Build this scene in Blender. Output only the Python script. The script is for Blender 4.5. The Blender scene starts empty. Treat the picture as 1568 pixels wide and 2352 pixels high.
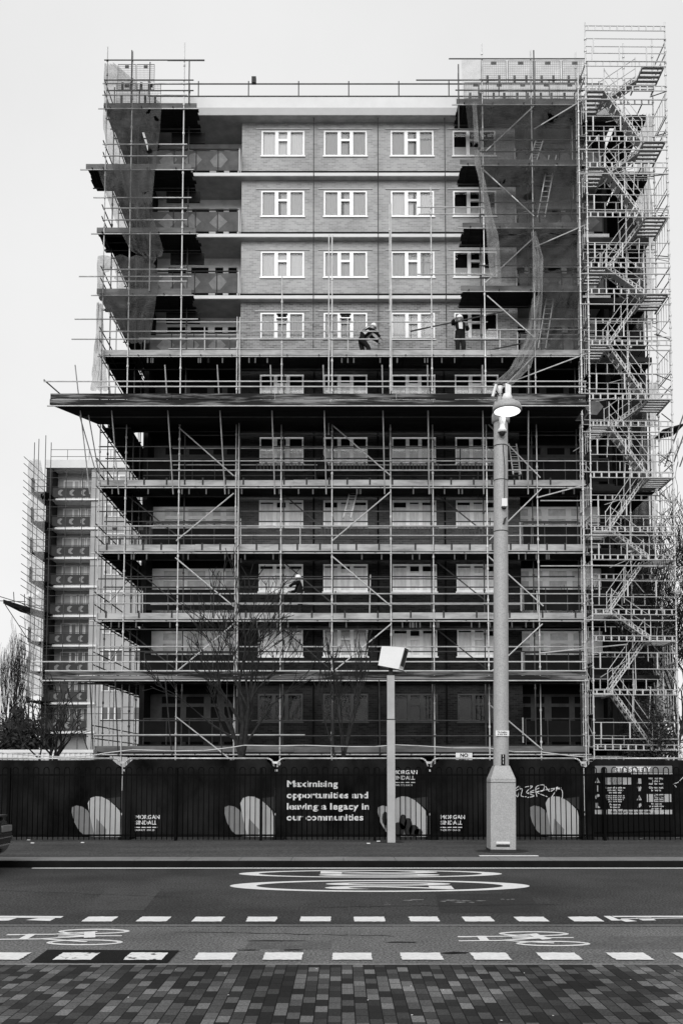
import bpy, bmesh, math, random
from mathutils import Vector, Matrix
random.seed(7)
S = bpy.context.scene
C = S.collection
R = math.radians

# ------------------------------------------------------------------ camera, sky, sun, exposure
FD, CX, CY, H, TH = 2021.0, 784.0, 1634.0, 1.65, math.atan(0.069)
cam = bpy.data.cameras.new('camera')
cam.sensor_fit = 'VERTICAL'; cam.sensor_height = 36; cam.sensor_width = 24
cam.lens = FD / 2352 * 36
cam.shift_y = (CY - 1176) / 2352
cam.clip_end = 2000
co = bpy.data.objects.new('camera', cam); C.objects.link(co)
co.location = (0, 0, H); co.rotation_euler = (R(90) + TH, 0, 0)
S.camera = co
S.render.resolution_x, S.render.resolution_y = 682, 1024

W = bpy.data.worlds.new('World'); S.world = W; W.use_nodes = True
nt = W.node_tree; bg = nt.nodes['Background']
sky = nt.nodes.new('ShaderNodeTexSky'); sky.sky_type = 'NISHITA'; sky.sun_disc = False
SUN_EL, SUN_AZ = 32, 192
sky.sun_elevation = R(SUN_EL); sky.sun_rotation = R(SUN_AZ)
sky.air_density = 1.0; sky.dust_density = 3.0
bw = nt.nodes.new('ShaderNodeRGBToBW'); nt.links.new(sky.outputs[0], bw.inputs[0])
# an even overcast: most of the sky's own gradient is levelled out by the cloud
mx = nt.nodes.new('ShaderNodeMix'); mx.data_type = 'FLOAT'; mx.inputs[0].default_value = 0.72
nt.links.new(bw.outputs[0], mx.inputs[2]); mx.inputs[3].default_value = 8.4
cl = nt.nodes.new('ShaderNodeTexNoise'); cl.inputs['Scale'].default_value = 2.2; cl.inputs['Detail'].default_value = 6
tcw = nt.nodes.new('ShaderNodeTexCoord'); nt.links.new(tcw.outputs['Generated'], cl.inputs['Vector'])
cm_ = nt.nodes.new('ShaderNodeMapRange'); cm_.inputs[1].default_value = .3; cm_.inputs[2].default_value = .7; cm_.inputs[3].default_value = .93; cm_.inputs[4].default_value = 1.05
nt.links.new(cl.outputs['Fac'], cm_.inputs[0]); mu = nt.nodes.new('ShaderNodeMath'); mu.operation = 'MULTIPLY'
nt.links.new(mx.outputs[0], mu.inputs[0]); nt.links.new(cm_.outputs[0], mu.inputs[1]); nt.links.new(mu.outputs[0], bg.inputs[0]); bg.inputs[1].default_value = 0.10
sl = bpy.data.lights.new('sun', 'SUN'); sl.energy = 2.0; sl.angle = R(50); sl.color = (1, 1, 1)
so = bpy.data.objects.new('sun', sl); C.objects.link(so)
so.rotation_euler = Vector((math.sin(R(SUN_AZ)) * math.cos(R(SUN_EL)), math.cos(R(SUN_AZ)) * math.cos(R(SUN_EL)), math.sin(R(SUN_EL)))).to_track_quat('Z', 'Y').to_euler()
S.view_settings.view_transform = 'Standard'; S.view_settings.look = 'None'
S.view_settings.exposure = 0.36; S.view_settings.gamma = 1
S.cycles.transparent_max_bounces = 24; S.cycles.max_bounces = 5

# ------------------------------------------------------------------ measuring helpers
_c, _s = math.cos(TH), math.sin(TH)
def ray(u, v):
    xc, yc = (u - CX) / FD, (CY - v) / FD
    return xc, _c - yc * _s, _s + yc * _c
def P(u, v, Y):
    d = ray(u, v); t = Y / d[1]
    return Vector((t * d[0], Y, H + t * d[2]))
def G(u, v, z=0.0):
    d = ray(u, v); t = (z - H) / d[2]
    return Vector((t * d[0], t * d[1], z))
def X(u, v, Y): return P(u, v, Y).x
def Z(v, Y): return P(CX, v, Y).z

# ------------------------------------------------------------------ materials (all neutral: the place is seen in black and white)
MATS = {}
def mat(name, g, rough=0.8, var=0.0, scale=4.0, bump=0.0, metal=0.0, stretch=None, g2=None, thr=None, spec=None):
    m = bpy.data.materials.new(name); m.use_nodes = True
    n = m.node_tree.nodes; l = m.node_tree.links; b = n['Principled BSDF']
    b.inputs['Base Color'].default_value = (g, g, g, 1); b.inputs['Roughness'].default_value = rough
    b.inputs['Metallic'].default_value = metal
    if spec is None and g < 0.13: spec = 0.1 if metal == 0 else 0.3
    if spec is not None: b.inputs['Specular IOR Level'].default_value = spec
    if var or bump or g2 is not None:
        tc = n.new('ShaderNodeTexCoord'); src = tc.outputs['Object']
        if stretch:
            mp = n.new('ShaderNodeMapping'); mp.inputs['Scale'].default_value = stretch
            l.new(src, mp.inputs[0]); src = mp.outputs[0]
        no = n.new('ShaderNodeTexNoise'); no.inputs['Scale'].default_value = scale
        no.inputs['Detail'].default_value = 7; no.inputs['Roughness'].default_value = 0.65
        l.new(src, no.inputs['Vector'])
        cr = n.new('ShaderNodeValToRGB')
        lo, hi = max(0.0, g * (1 - var)), g * (1 + var)
        if g2 is not None: lo, hi = g, g2
        a, bb = thr or (0.3, 0.7)
        cr.color_ramp.elements[0].position = a; cr.color_ramp.elements[1].position = bb
        cr.color_ramp.elements[0].color = (lo, lo, lo, 1); cr.color_ramp.elements[1].color = (hi, hi, hi, 1)
        l.new(no.outputs['Fac'], cr.inputs[0]); l.new(cr.outputs[0], b.inputs['Base Color'])
        if bump:
            bp = n.new('ShaderNodeBump'); bp.inputs['Strength'].default_value = bump; bp.inputs['Distance'].default_value = 0.01
            l.new(no.outputs['Fac'], bp.inputs['Height']); l.new(bp.outputs[0], b.inputs['Normal'])
    MATS[name] = m
    return m
def fine(m, amt, scale):
    """multiply a fine grain over the material's base colour (grit, aggregate)"""
    n = m.node_tree.nodes; l = m.node_tree.links; b = n['Principled BSDF']; i = b.inputs['Base Color']
    tc = n.new('ShaderNodeTexCoord'); no = n.new('ShaderNodeTexNoise'); no.inputs['Scale'].default_value = scale
    no.inputs['Detail'].default_value = 2; l.new(tc.outputs['Object'], no.inputs['Vector'])
    mr = n.new('ShaderNodeMapRange'); mr.inputs[1].default_value = 0.3; mr.inputs[2].default_value = 0.7
    mr.inputs[3].default_value = 1 - amt; mr.inputs[4].default_value = 1 + amt
    l.new(no.outputs['Fac'], mr.inputs[0])
    mm = n.new('ShaderNodeVectorMath'); mm.operation = 'SCALE'
    if i.is_linked: l.new(i.links[0].from_socket, mm.inputs[0])
    else: mm.inputs[0].default_value = i.default_value[:3]
    l.new(mr.outputs[0], mm.inputs['Scale']); l.new(mm.outputs[0], i)
    return m
def brick_mat(name, a, b_, mortar, bw_=0.225, bh=0.075, plane='XZ', off=0.5, msz=0.008, bias=0.0, rough=0.85, patch=0.25, pscale=0.6, tones=None):
    m = bpy.data.materials.new(name); m.use_nodes = True
    n = m.node_tree.nodes; l = m.node_tree.links; p = n['Principled BSDF']; p.inputs['Roughness'].default_value = rough; p.inputs['Specular IOR Level'].default_value = 0.12
    tc = n.new('ShaderNodeTexCoord'); sx = n.new('ShaderNodeSeparateXYZ'); cx = n.new('ShaderNodeCombineXYZ')
    l.new(tc.outputs['Object'], sx.inputs[0])
    order = {'XZ': ('X', 'Z'), 'YX': ('Y', 'X'), 'YZ': ('Y', 'Z')}[plane]
    l.new(sx.outputs[order[0]], cx.inputs[0]); l.new(sx.outputs[order[1]], cx.inputs[1])
    br = n.new('ShaderNodeTexBrick'); br.inputs['Scale'].default_value = 1.0; br.offset = off
    br.inputs['Brick Width'].default_value = bw_; br.inputs['Row Height'].default_value = bh
    br.inputs['Mortar Size'].default_value = msz; br.inputs['Bias'].default_value = bias
    br.inputs['Mortar Smooth'].default_value = 0.2
    for k, g in (('Color1', a), ('Color2', b_), ('Mortar', mortar)): br.inputs[k].default_value = (g, g, g, 1)
    l.new(cx.outputs[0], br.inputs['Vector'])
    col = br.outputs['Color']
    if tones:
        for k, g in (('Color1', 0.0), ('Color2', 1.0)): br.inputs[k].default_value = (g, g, g, 1)
        br.inputs['Mortar'].default_value = (0, 0, 0, 1)
        rp = n.new('ShaderNodeValToRGB'); rp.color_ramp.interpolation = 'CONSTANT'
        while len(rp.color_ramp.elements) < len(tones): rp.color_ramp.elements.new(0.5)
        for e, (ps, g) in zip(rp.color_ramp.elements, tones): e.position = ps; e.color = (g, g, g, 1)
        l.new(col, rp.inputs[0]); mk = n.new('ShaderNodeMix'); mk.data_type = 'RGBA'
        l.new(br.outputs['Fac'], mk.inputs[0]); l.new(rp.outputs[0], mk.inputs[6]); mk.inputs[7].default_value = (mortar, mortar, mortar, 1); col = mk.outputs[2]
    no = n.new('ShaderNodeTexNoise'); no.inputs['Scale'].default_value = pscale; no.inputs['Detail'].default_value = 6
    l.new(tc.outputs['Object'], no.inputs['Vector'])
    mr = n.new('ShaderNodeMapRange'); mr.inputs[1].default_value = 0.3; mr.inputs[2].default_value = 0.7
    mr.inputs[3].default_value = 1 - patch; mr.inputs[4].default_value = 1 + patch
    l.new(no.outputs['Fac'], mr.inputs[0])
    mm = n.new('ShaderNodeVectorMath'); mm.operation = 'SCALE'
    l.new(col, mm.inputs[0]); l.new(mr.outputs[0], mm.inputs['Scale']); l.new(mm.outputs[0], p.inputs['Base Color'])
    bp = n.new('ShaderNodeBump'); bp.inputs['Strength'].default_value = 0.5; bp.inputs['Distance'].default_value = 0.006; bp.invert = True
    l.new(br.outputs['Fac'], bp.inputs['Height']); l.new(bp.outputs[0], p.inputs['Normal'])
    MATS[name] = m
    return m
def see_through(name, g, alpha, scale=60.0, var=0.25):
    """woven netting: part cloth, part holes, uneven from dust and folds"""
    m = bpy.data.materials.new(name); m.use_nodes = True
    n = m.node_tree.nodes; l = m.node_tree.links; p = n['Principled BSDF']
    p.inputs['Base Color'].default_value = (g, g, g, 1); p.inputs['Roughness'].default_value = 0.9
    tc = n.new('ShaderNodeTexCoord'); no = n.new('ShaderNodeTexNoise'); no.inputs['Scale'].default_value = 1.3
    no.inputs['Detail'].default_value = 8; l.new(tc.outputs['Object'], no.inputs['Vector'])
    no.inputs['Roughness'].default_value = 0.75; no.inputs['Scale'].default_value = 1.8
    mr = n.new('ShaderNodeMapRange'); mr.inputs[1].default_value = 0.32; mr.inputs[2].default_value = 0.68
    mr.inputs[3].default_value = alpha - var; mr.inputs[4].default_value = alpha + var; mr.clamp = True
    l.new(no.outputs['Fac'], mr.inputs[0])
    # weave: bands of thread every few centimetres and a few torn places
    cut = n.new('ShaderNodeTexNoise'); cut.inputs['Scale'].default_value = 0.9; cut.inputs['Detail'].default_value = 4; l.new(tc.outputs['Object'], cut.inputs['Vector'])
    th = n.new('ShaderNodeMath'); th.operation = 'GREATER_THAN'; l.new(cut.outputs['Fac'], th.inputs[0]); th.inputs[1].default_value = 0.36
    wv = n.new('ShaderNodeTexNoise'); wv.inputs['Scale'].default_value = 16; wv.inputs['Detail'].default_value = 1; l.new(tc.outputs['Object'], wv.inputs['Vector'])
    w2 = n.new('ShaderNodeMapRange'); w2.inputs[1].default_value = 0.35; w2.inputs[2].default_value = 0.65; w2.inputs[3].default_value = 0.85; w2.inputs[4].default_value = 1.12; l.new(wv.outputs['Fac'], w2.inputs[0])
    m1 = n.new('ShaderNodeMath'); m1.operation = 'MULTIPLY'; l.new(mr.outputs[0], m1.inputs[0]); l.new(w2.outputs[0], m1.inputs[1])
    m2 = n.new('ShaderNodeMath'); m2.operation = 'MULTIPLY'; m2.use_clamp = True; l.new(m1.outputs[0], m2.inputs[0]); l.new(th.outputs[0], m2.inputs[1])
    l.new(m2.outputs[0], p.inputs['Alpha']); p.inputs['Specular IOR Level'].default_value = 0.1
    MATS[name] = m
    return m
def glass(name, g, rough=0.05, clear=0.96):
    m = bpy.data.materials.new(name); m.use_nodes = True
    n = m.node_tree.nodes; l = m.node_tree.links; out = n['Material Output']
    n.remove(n['Principled BSDF'])
    t = n.new('ShaderNodeBsdfTransparent'); gl = n.new('ShaderNodeBsdfGlossy'); gl.inputs['Roughness'].default_value = rough
    t.inputs[0].default_value = (clear, clear, clear, 1)
    fr = n.new('ShaderNodeFresnel'); fr.inputs[0].default_value = 1.45
    mxs = n.new('ShaderNodeMixShader'); l.new(fr.outputs[0], mxs.inputs[0]); l.new(t.outputs[0], mxs.inputs[1]); l.new(gl.outputs[0], mxs.inputs[2])
    l.new(mxs.outputs[0], out.inputs[0]); MATS[name] = m
    return m
def emit(name, g, e):
    m = mat(name, g); b = m.node_tree.nodes['Principled BSDF']
    b.inputs['Emission Color'].default_value = (1, 1, 1, 1); b.inputs['Emission Strength'].default_value = e
    return m

fine(mat('asphalt', 0.024, 0.85, g2=0.072, scale=0.3, thr=(0.35, 0.75), bump=0.15), 0.8, 38)
fine(mat('lane_asphalt', 0.07, 0.85, g2=0.14, scale=0.8, thr=(0.25, 0.7), bump=0.15), 0.7, 45)
fine(mat('tar_new', 0.028, 0.85, .2, 3), .5, 40); fine(mat('tar_old', 0.052, 0.85, .2, 3), .5, 40); fine(mat('tar_worn', 0.092, 0.85, .2, 3), .5, 40)
mat('scuff', 0.06, 0.8, g2=0.2, scale=20, thr=(.4, .6))
mat('patch_asphalt', 0.007, 0.8, 0.5, 60, bump=0.6)
fine(mat('pavement', 0.04, 0.85, g2=0.075, scale=0.8, bump=0.1, stretch=(0.4, 1.6, 1)), 0.6, 30)
fine(mat('kerb', 0.14, 0.8, 0.2, 2.0), 0.25, 40)
mat('kerb_face', 0.006, 0.9, 0.4, 3)
mat('soil', 0.03, 0.95, 0.5, 1.5)
fine(mat('paint', 0.6, 0.7, 0.06, 5.0), 0.1, 30)
fine(mat('worn_paint', 0.03, 0.7, g2=0.6, scale=9, thr=(0.36, 0.44)), 0.1, 40)
fine(brick_mat('paving', 0.018, 0.16, 0.006, bw_=0.165, bh=0.093, plane='YX', msz=0.0045, patch=0.7, pscale=0.42, rough=0.8, tones=[(0, .016), (.2, .025), (.38, .037), (.54, .055), (.7, .08), (.84, .125)]), 0.35, 60)
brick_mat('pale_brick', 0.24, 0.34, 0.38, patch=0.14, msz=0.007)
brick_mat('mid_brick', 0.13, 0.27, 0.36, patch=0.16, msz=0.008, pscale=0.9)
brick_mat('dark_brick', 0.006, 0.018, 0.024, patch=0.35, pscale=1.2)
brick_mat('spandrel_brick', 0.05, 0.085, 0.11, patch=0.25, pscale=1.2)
mat('render_white', 0.55, 0.7, 0.06, 1.2)
mat('fascia_grey', 0.36, 0.7, 0.05, 2)
mat('soffit', 0.4, 0.8, 0.25, 2.5)
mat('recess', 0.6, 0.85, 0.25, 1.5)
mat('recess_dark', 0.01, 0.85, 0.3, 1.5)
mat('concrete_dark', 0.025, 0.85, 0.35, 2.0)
mat('black', 0.004, 0.8)
mat('upvc', 0.7, 0.35)
mat('upvc_dusty', 0.85, 0.5, 0.12, 3)
mat('upvc_shaded', 0.05, 0.6, 0.25, 3)  # white frames with the shade under the fans put into the colour
mat('curtain', 0.3, 0.9, 0.1, 9, stretch=(4, 1, 0.4))
mat('curtain_pale', 0.46, 0.9, 0.08, 9, stretch=(4, 1, 0.4))
mat('curtain_grey', 0.23, 0.9, 0.1, 9, stretch=(4, 1, 0.4))
mat('sheeting', 0.68, 0.5, 0.2, 3, stretch=(3, 1, 0.6))
mat('sheeting_dull', 0.55, 0.5, 0.25, 4)
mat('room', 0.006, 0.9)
glass('glass', 0.5)
mat('tube', 0.38, 0.5, 0.3, 3.0, metal=0.25)
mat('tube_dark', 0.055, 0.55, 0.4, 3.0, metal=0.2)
mat('tube_bright', 0.46, 0.45, 0.2, 3.0, metal=0.2)
mat('alu', 0.4, 0.45, 0.12, 3.0, metal=0.2)
mat('alu_tread', 0.42, 0.5, 0.3, 9.0, metal=0.3, stretch=(1, 10, 1))
mat('board', 0.02, 0.9, 0.5, 1.6, stretch=(0.7, 8, 4))
mat('toe_pale', 0.15, 0.85, g2=0.38, scale=1.4, stretch=(0.6, 1, 2.5), thr=(0.3, 0.6))
mat('toe_dull', 0.075, 0.85, g2=0.16, scale=1.2, stretch=(0.6, 1, 2.5), thr=(0.35, 0.65))
mat('fan_board', 0.016, 0.9, g2=0.2, scale=0.8, stretch=(0.45, 1, 6), thr=(0.48, 0.62))
see_through('net_dark', 0.055, 0.47, var=0.25)
see_through('net_mid', 0.08, 0.44, var=0.25)
see_through('net_light', 0.25, 0.48, var=0.25)
see_through('net_faint', 0.25, 0.24, var=0.14)
mat('guard_wire', 0.06, 0.6)
see_through('net_black', 0.015, 0.85, var=0.15)
fine(mat('lamp_grey', 0.28, 0.55, 0.07, 6.0), 0.18, 40)
mat('lamp_dark', 0.03, 0.5)
fine(mat('camera_box', 0.6, 0.5, 0.04, 3.0), 0.05, 60)
fine(mat('camera_pole', 0.3, 0.6, 0.12, 3.0), 0.06, 60)
mat('banner', 0.003, 0.95, spec=0.02, g2=0.02, scale=1.1, bump=0.6, thr=(0.35, 0.7), stretch=(1, 1, 0.6))
mat('petal_light', 0.36, 0.7, 0.12, 2); mat('petal_mid', 0.15, 0.7, 0.2, 3); mat('petal_dim', 0.028, 0.7, 0.2, 3)
mat('print_white', 0.6, 0.7, 0.1, 8); mat('print_dull', 0.2, 0.7, 0.2, 8)
mat('fence_tube', 0.4, 0.4, 0.4, 6, metal=0.4)
mat('railing', 0.002, 0.7, spec=0.05)
mat('skin', 0.25, 0.6); mat('cloth', 0.009, 0.9, 0.4, 12); mat('trousers', 0.015, 0.9, 0.4, 12)
mat('vest', 0.5, 0.7, 0.15, 12); mat('vest_dark', 0.13, 0.7, 0.3, 12); mat('helmet', 0.75, 0.35); mat('boots', 0.02, 0.7)
mat('hivis', 0.3, 0.8)
mat('bark', 0.018, 0.95, 0.5, 9, bump=0.5); mat('bark_pale', 0.022, 0.95, 0.5, 9); mat('ivy', 0.03, 0.8, 0.8, 3)
mat('far_wall', 0.36, 0.85, 0.1, 0.5); mat('far_slab', 0.7, 0.8); mat('far_panel', 0.05, 0.8, 0.2, 1); mat('far_recess', 0.34, 0.85, 0.1, 1)
mat('far_mark', 0.2, 0.8); mat('far_glass', 0.12, 0.3)
mat('cabin', 0.55, 0.6, 0.1, 2); mat('car_paint', 0.008, 0.2, spec=0.6); mat('car_glass', 0.01, 0.05); mat('rubber', 0.01, 0.9)
mat('chrome', 0.6, 0.2, metal=0.8); mat('cable', 0.45, 0.6); mat('screen_blue', 0.085, 0.8, 0.25, 3)
mat('leaf_print', 0.14, 0.8, 0.3, 4)

# ------------------------------------------------------------------ mesh helpers
class MB:
    def __init__(s): s.v = []; s.f = []; s.mi = []
    def add(s, vs, fs, k=0):
        o = len(s.v); s.v += [tuple(a) for a in vs]; s.f += [tuple(i + o for i in f) for f in fs]; s.mi += [k] * len(fs); return s
    def box(s, x0, x1, y0, y1, z0, z1, k=0):
        v = [(x, y, z) for z in (z0, z1) for y in (y0, y1) for x in (x0, x1)]
        return s.add(v, [(0, 2, 3, 1), (4, 5, 7, 6), (0, 1, 5, 4), (2, 6, 7, 3), (0, 4, 6, 2), (1, 3, 7, 5)], k)
    def obox(s, c, ax, ay, az, k=0):
        c = Vector(c); ax, ay, az = Vector(ax), Vector(ay), Vector(az)
        v = [c + ax * i + ay * j + az * m for m in (-1, 1) for j in (-1, 1) for i in (-1, 1)]
        return s.add(v, [(0, 2, 3, 1), (4, 5, 7, 6), (0, 1, 5, 4), (2, 6, 7, 3), (0, 4, 6, 2), (1, 3, 7, 5)], k)
    def tube(s, p, q, r, r2=None, n=6, k=0, cap=True):
        p, q = Vector(p), Vector(q); r2 = r if r2 is None else r2
        d = q - p
        if d.length < 1e-6: return s
        d.normalize(); a = d.orthogonal().normalized(); b = d.cross(a)
        vs = [c + (a * math.cos(2 * math.pi * i / n) + b * math.sin(2 * math.pi * i / n)) * rr for c, rr in ((p, r), (q, r2)) for i in range(n)]
        fs = [(i, (i + 1) % n, n + (i + 1) % n, n + i) for i in range(n)]
        if cap: fs += [tuple(range(n))[::-1], tuple(range(n, 2 * n))]
        return s.add(vs, fs, k)
    def path(s, pts, r, n=6, k=0):
        for a, b in zip(pts, pts[1:]): s.tube(a, b, r, n=n, k=k)
        return s
    def quad(s, a, b, c, d, k=0): return s.add([a, b, c, d], [(0, 1, 2, 3)], k)
    def prism(s, pts, dvec, k=0):
        n = len(pts); d = Vector(dvec)
        vs = [Vector(p) for p in pts] + [Vector(p) + d for p in pts]
        return s.add(vs, [tuple(range(n)), tuple(range(n, 2 * n))[::-1]] + [(i, n + i, n + (i + 1) % n, (i + 1) % n) for i in range(n)], k)
    def lathe(s, prof, c, n=24, k=0):
        c = Vector(c); vs = []
        for r, z in prof: vs += [c + Vector((r * math.cos(2 * math.pi * i / n), r * math.sin(2 * math.pi * i / n), z)) for i in range(n)]
        fs = []
        for j in range(len(prof) - 1):
            fs += [(j * n + i, j * n + (i + 1) % n, (j + 1) * n + (i + 1) % n, (j + 1) * n + i) for i in range(n)]
        return s.add(vs, fs + [tuple(range(n))[::-1], tuple(range((len(prof) - 1) * n, len(prof) * n))], k)
    def build(s, name, mats, parent=None, smooth=False, at=None):
        me = bpy.data.meshes.new(name); me.from_pydata(s.v, [], s.f)
        if isinstance(mats, str): mats = [mats]
        for m in mats: me.materials.append(MATS[m])
        if len(mats) > 1: me.polygons.foreach_set('material_index', s.mi)
        if smooth: me.polygons.foreach_set('use_smooth', [True] * len(me.polygons))
        me.update()
        return link(name, me, parent, at)
def top(o):
    while o.parent: o = o.parent
    return o
def link(name, me, parent=None, at=None):
    o = bpy.data.objects.new(name, me); C.objects.link(o)
    if parent:                                   # meshes are written in world coordinates
        o.parent = parent
        if parent.type == 'EMPTY': o.matrix_parent_inverse = Matrix.Translation(-parent.location)
    if at is not None: o.location = at
    return o
def tag(o, label, cat, group=None, kind=None):
    o['label'] = label; o['category'] = cat
    if group: o['group'] = group
    if kind: o['kind'] = kind
    return o
def thing(name, label, cat, loc=(0, 0, 0), group=None):
    o = bpy.data.objects.new(name, None); C.objects.link(o); o.location = loc; o.empty_display_size = 0.2
    return tag(o, label, cat, group)
def struct(o, label=None):
    o['kind'] = 'structure'
    return o
def dup(o, delta, label=None, parent=None):
    c = o.copy(); C.objects.link(c)
    if parent is None: c.location = Vector(o.location) + Vector(delta)
    else: c.parent = parent
    if label: c['label'] = label
    for ch in o.children: dup(ch, None, None, c)
    return c
def text(body, size, material, loc, rot, parent=None, name='lettering', bold=0.02, ext=0.003, align='LEFT', sx=1.0, space=1.0, line=1.0):
    cu = bpy.data.curves.new(name, 'FONT'); cu.body = body; cu.size = size; cu.offset = bold * size; cu.extrude = ext
    cu.align_x = align; cu.space_character = space; cu.space_line = line; cu.resolution_u = 3
    ob = bpy.data.objects.new(name, cu); C.objects.link(ob)
    bpy.context.view_layer.update()
    me = bpy.data.meshes.new_from_object(ob.evaluated_get(bpy.context.evaluated_depsgraph_get()))
    C.objects.unlink(ob); bpy.data.objects.remove(ob); bpy.data.curves.remove(cu)
    me.materials.clear(); me.materials.append(MATS[material]); me.name = name
    me.transform(Matrix.Translation(loc) @ rot.to_4x4() @ Matrix.Diagonal((sx, 1, 1, 1)))
    return link(name, me, parent)
UPRIGHT = Matrix.Rotation(R(90), 3, 'X')

# ------------------------------------------------------------------ ground, road, pavements
YK = 15.42            # far kerb
YL = G(784, 2127).y   # edge between road and cycle lane
YP = G(784, 2213).y   # edge between cycle lane and near paving
PZ = 0.12
struct(MB().box(-400, 400, -60, 600, -0.6, -0.03).build('ground', 'soil'))
struct(MB().box(-80, 80, YL + 0.0, YK + 0.1, -0.5, 0.0).build('road', 'asphalt'))
struct(MB().box(-80, 80, YP, YL - 0.03, -0.5, 0.0).build('cycle_lane', 'lane_asphalt'))
struct(MB().box(-80, 80, YL - 0.03, YL, -0.5, -0.012).build('joint', 'black'))
struct(MB().box(-80, 80, YL + 0.03, YL + 0.07, 0.0, 0.003).build('lane_edge', 'kerb'))
struct(MB().box(-80, 80, YP - 0.045, YP - 0.012, -0.5, 0.003).build('edging_strip', 'kerb'))
struct(MB().box(-80, 80, -30, YP - 0.05, -0.5, 0.0).build('paving', 'paving'))
struct(MB().box(-80, 80, YK + 0.62, 21.5, -0.5, PZ).build('pavement', 'pavement'))
k = MB()
x = -40.0
while x < 40:
    k.box(x, x + 0.9, YK + 0.006, YK + 0.6, -0.4, PZ + 0.002); x += 0.91
struct(k.build('kerb', 'kerb'))
struct(MB().box(-80, 80, YK - 0.02, YK + 0.003, -0.4, PZ - 0.006).build('kerb_face', 'kerb_face'))
struct(MB().box(G(88, 1990).x, 80, YK - 0.16, YK - 0.08, -0.1, 0.004).build('edge_line', 'paint'))

def flat(pts, z=0.004, name='marking', material='paint'):
    m = MB(); m.add([(p[0], p[1], z) for p in pts], [tuple(range(len(pts)))]); return struct(m.build(name, material))
def quadmark(u0, u1, v0, v1, sh=0, **kw):
    a, b, c_, d = G(u0 + sh, v0), G(u1 + sh, v0), G(u1, v1), G(u0, v1)
    j = lambda p: (p.x + random.uniform(-.006, .006), p.y + random.uniform(-.006, .006))
    return flat([j(d), j(c_), j(b), j(a)], name='lane_marking', **kw)
def dash(x0, x1, y0, y1, z=0.004, material='paint'):
    pts = []
    for (ax, ay), (bx, by) in (((x0, y0), (x1, y0)), ((x1, y0), (x1, y1)), ((x1, y1), (x0, y1)), ((x0, y1), (x0, y0))):
        n = 9
        for i in range(n): pts.append((ax + (bx - ax) * i / n + random.gauss(0, .0035), ay + (by - ay) * i / n + random.gauss(0, .005)))
    return flat(pts, z=z, name='lane_marking', material=material)
ia = G(784, 2106).y; ib = G(784, 2117).y
for k_ in range(-8, 14):
    x0 = G(443, 2112).x + 0.0 + 0.605 * k_ - 0.0
    if x0 < G(150, 2112).x or x0 > G(1345, 2112).x: continue
    dash(x0 + random.uniform(-.01, .01), x0 + .335, ib + random.uniform(-.008, .008), ia + random.uniform(-.008, .008))
oa = G(784, 2190).y; ob_ = G(784, 2206.5).y
for k_ in range(-6, 9):
    x0 = G(447, 2199).x + 0.617 * k_
    dash(x0 + random.uniform(-.012, .012), x0 + .345 + random.uniform(-.01, .01), ob_, oa + random.uniform(-.008, .008), z=0.009, material='worn_paint' if G(110, 2199).x < x0 + .1 < G(400, 2199).x else 'paint')
# solid ladder-like lines at both ends of the inner row
def poly_g(uv, **kw): return flat([G(u, v) for u, v in uv], **kw)
poly_g([(-60, 2108), (140, 2109), (147, 2105), (-60, 2104)], name='lane_line')
poly_g([(60, 2114), (115, 2116), (128, 2109.5), (90, 2109.3)], name='lane_line')
poly_g([(-60, 2117), (20, 2115), (40, 2109.2), (-60, 2108.5)], name='lane_line')
poly_g([(1403, 2115), (1425, 2115), (1400, 2104.5), (1385, 2104.5)], name='lane_line')
poly_g([(1409, 2107), (1640, 2107.5), (1640, 2104), (1403, 2104.5)], name='lane_line')
poly_g([(1436, 2118), (1462, 2116.5), (1440, 2112), (1420, 2112.5)], name='lane_line')
poly_g([(1475, 2115), (1506, 2114.5), (1494, 2108.5), (1458, 2109)], name='lane_line')
poly_g([(1425, 2110.5), (1640, 2107.7), (1640, 2108.8), (1425, 2111.8)], name='lane_line')
# dark tarmac patch with worn marks
poly_g([(70, 2212), (385, 2213), (412, 2184), (110, 2182)], z=0.005, name='asphalt_patch', material='patch_asphalt')
for pts_, m_ in (([(1010, 2098), (1240, 2096), (1215, 2052), (1000, 2054)], 'tar_new'), ([(190, 2090), (330, 2091), (372, 2040), (250, 2040)], 'tar_old'), ([(560, 2180), (760, 2181), (762, 2160), (575, 2160)], 'tar_worn'), ([(1330, 2180), (1640, 2178), (1640, 2150), (1310, 2152)], 'tar_worn')):
    poly_g(pts_, z=0.0018, name='road_repair', material=m_)
ck = MB()
for (u0, v0, u1, v1) in ((0, 2046, 420, 2062), (700, 2084, 1300, 2078), (1180, 2010, 1420, 2092), (400, 2140, 900, 2150), (330, 2212, 420, 2184)):
    p = None; L_ = 26
    for i in range(L_ + 1):
        g_ = G(u0 + (u1 - u0) * i / L_ + random.uniform(-6, 6), v0 + (v1 - v0) * i / L_ + random.uniform(-1.1, 1.1))
        if p: 
            w_ = random.uniform(.003, .011); ck.quad((p.x, p.y - w_, .0032), (g_.x, g_.y - w_, .0032), (g_.x, g_.y + w_, .0032), (p.x, p.y + w_, .0032))
        p = g_
struct(ck.build('road_cracks', 'patch_asphalt'))
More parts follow.
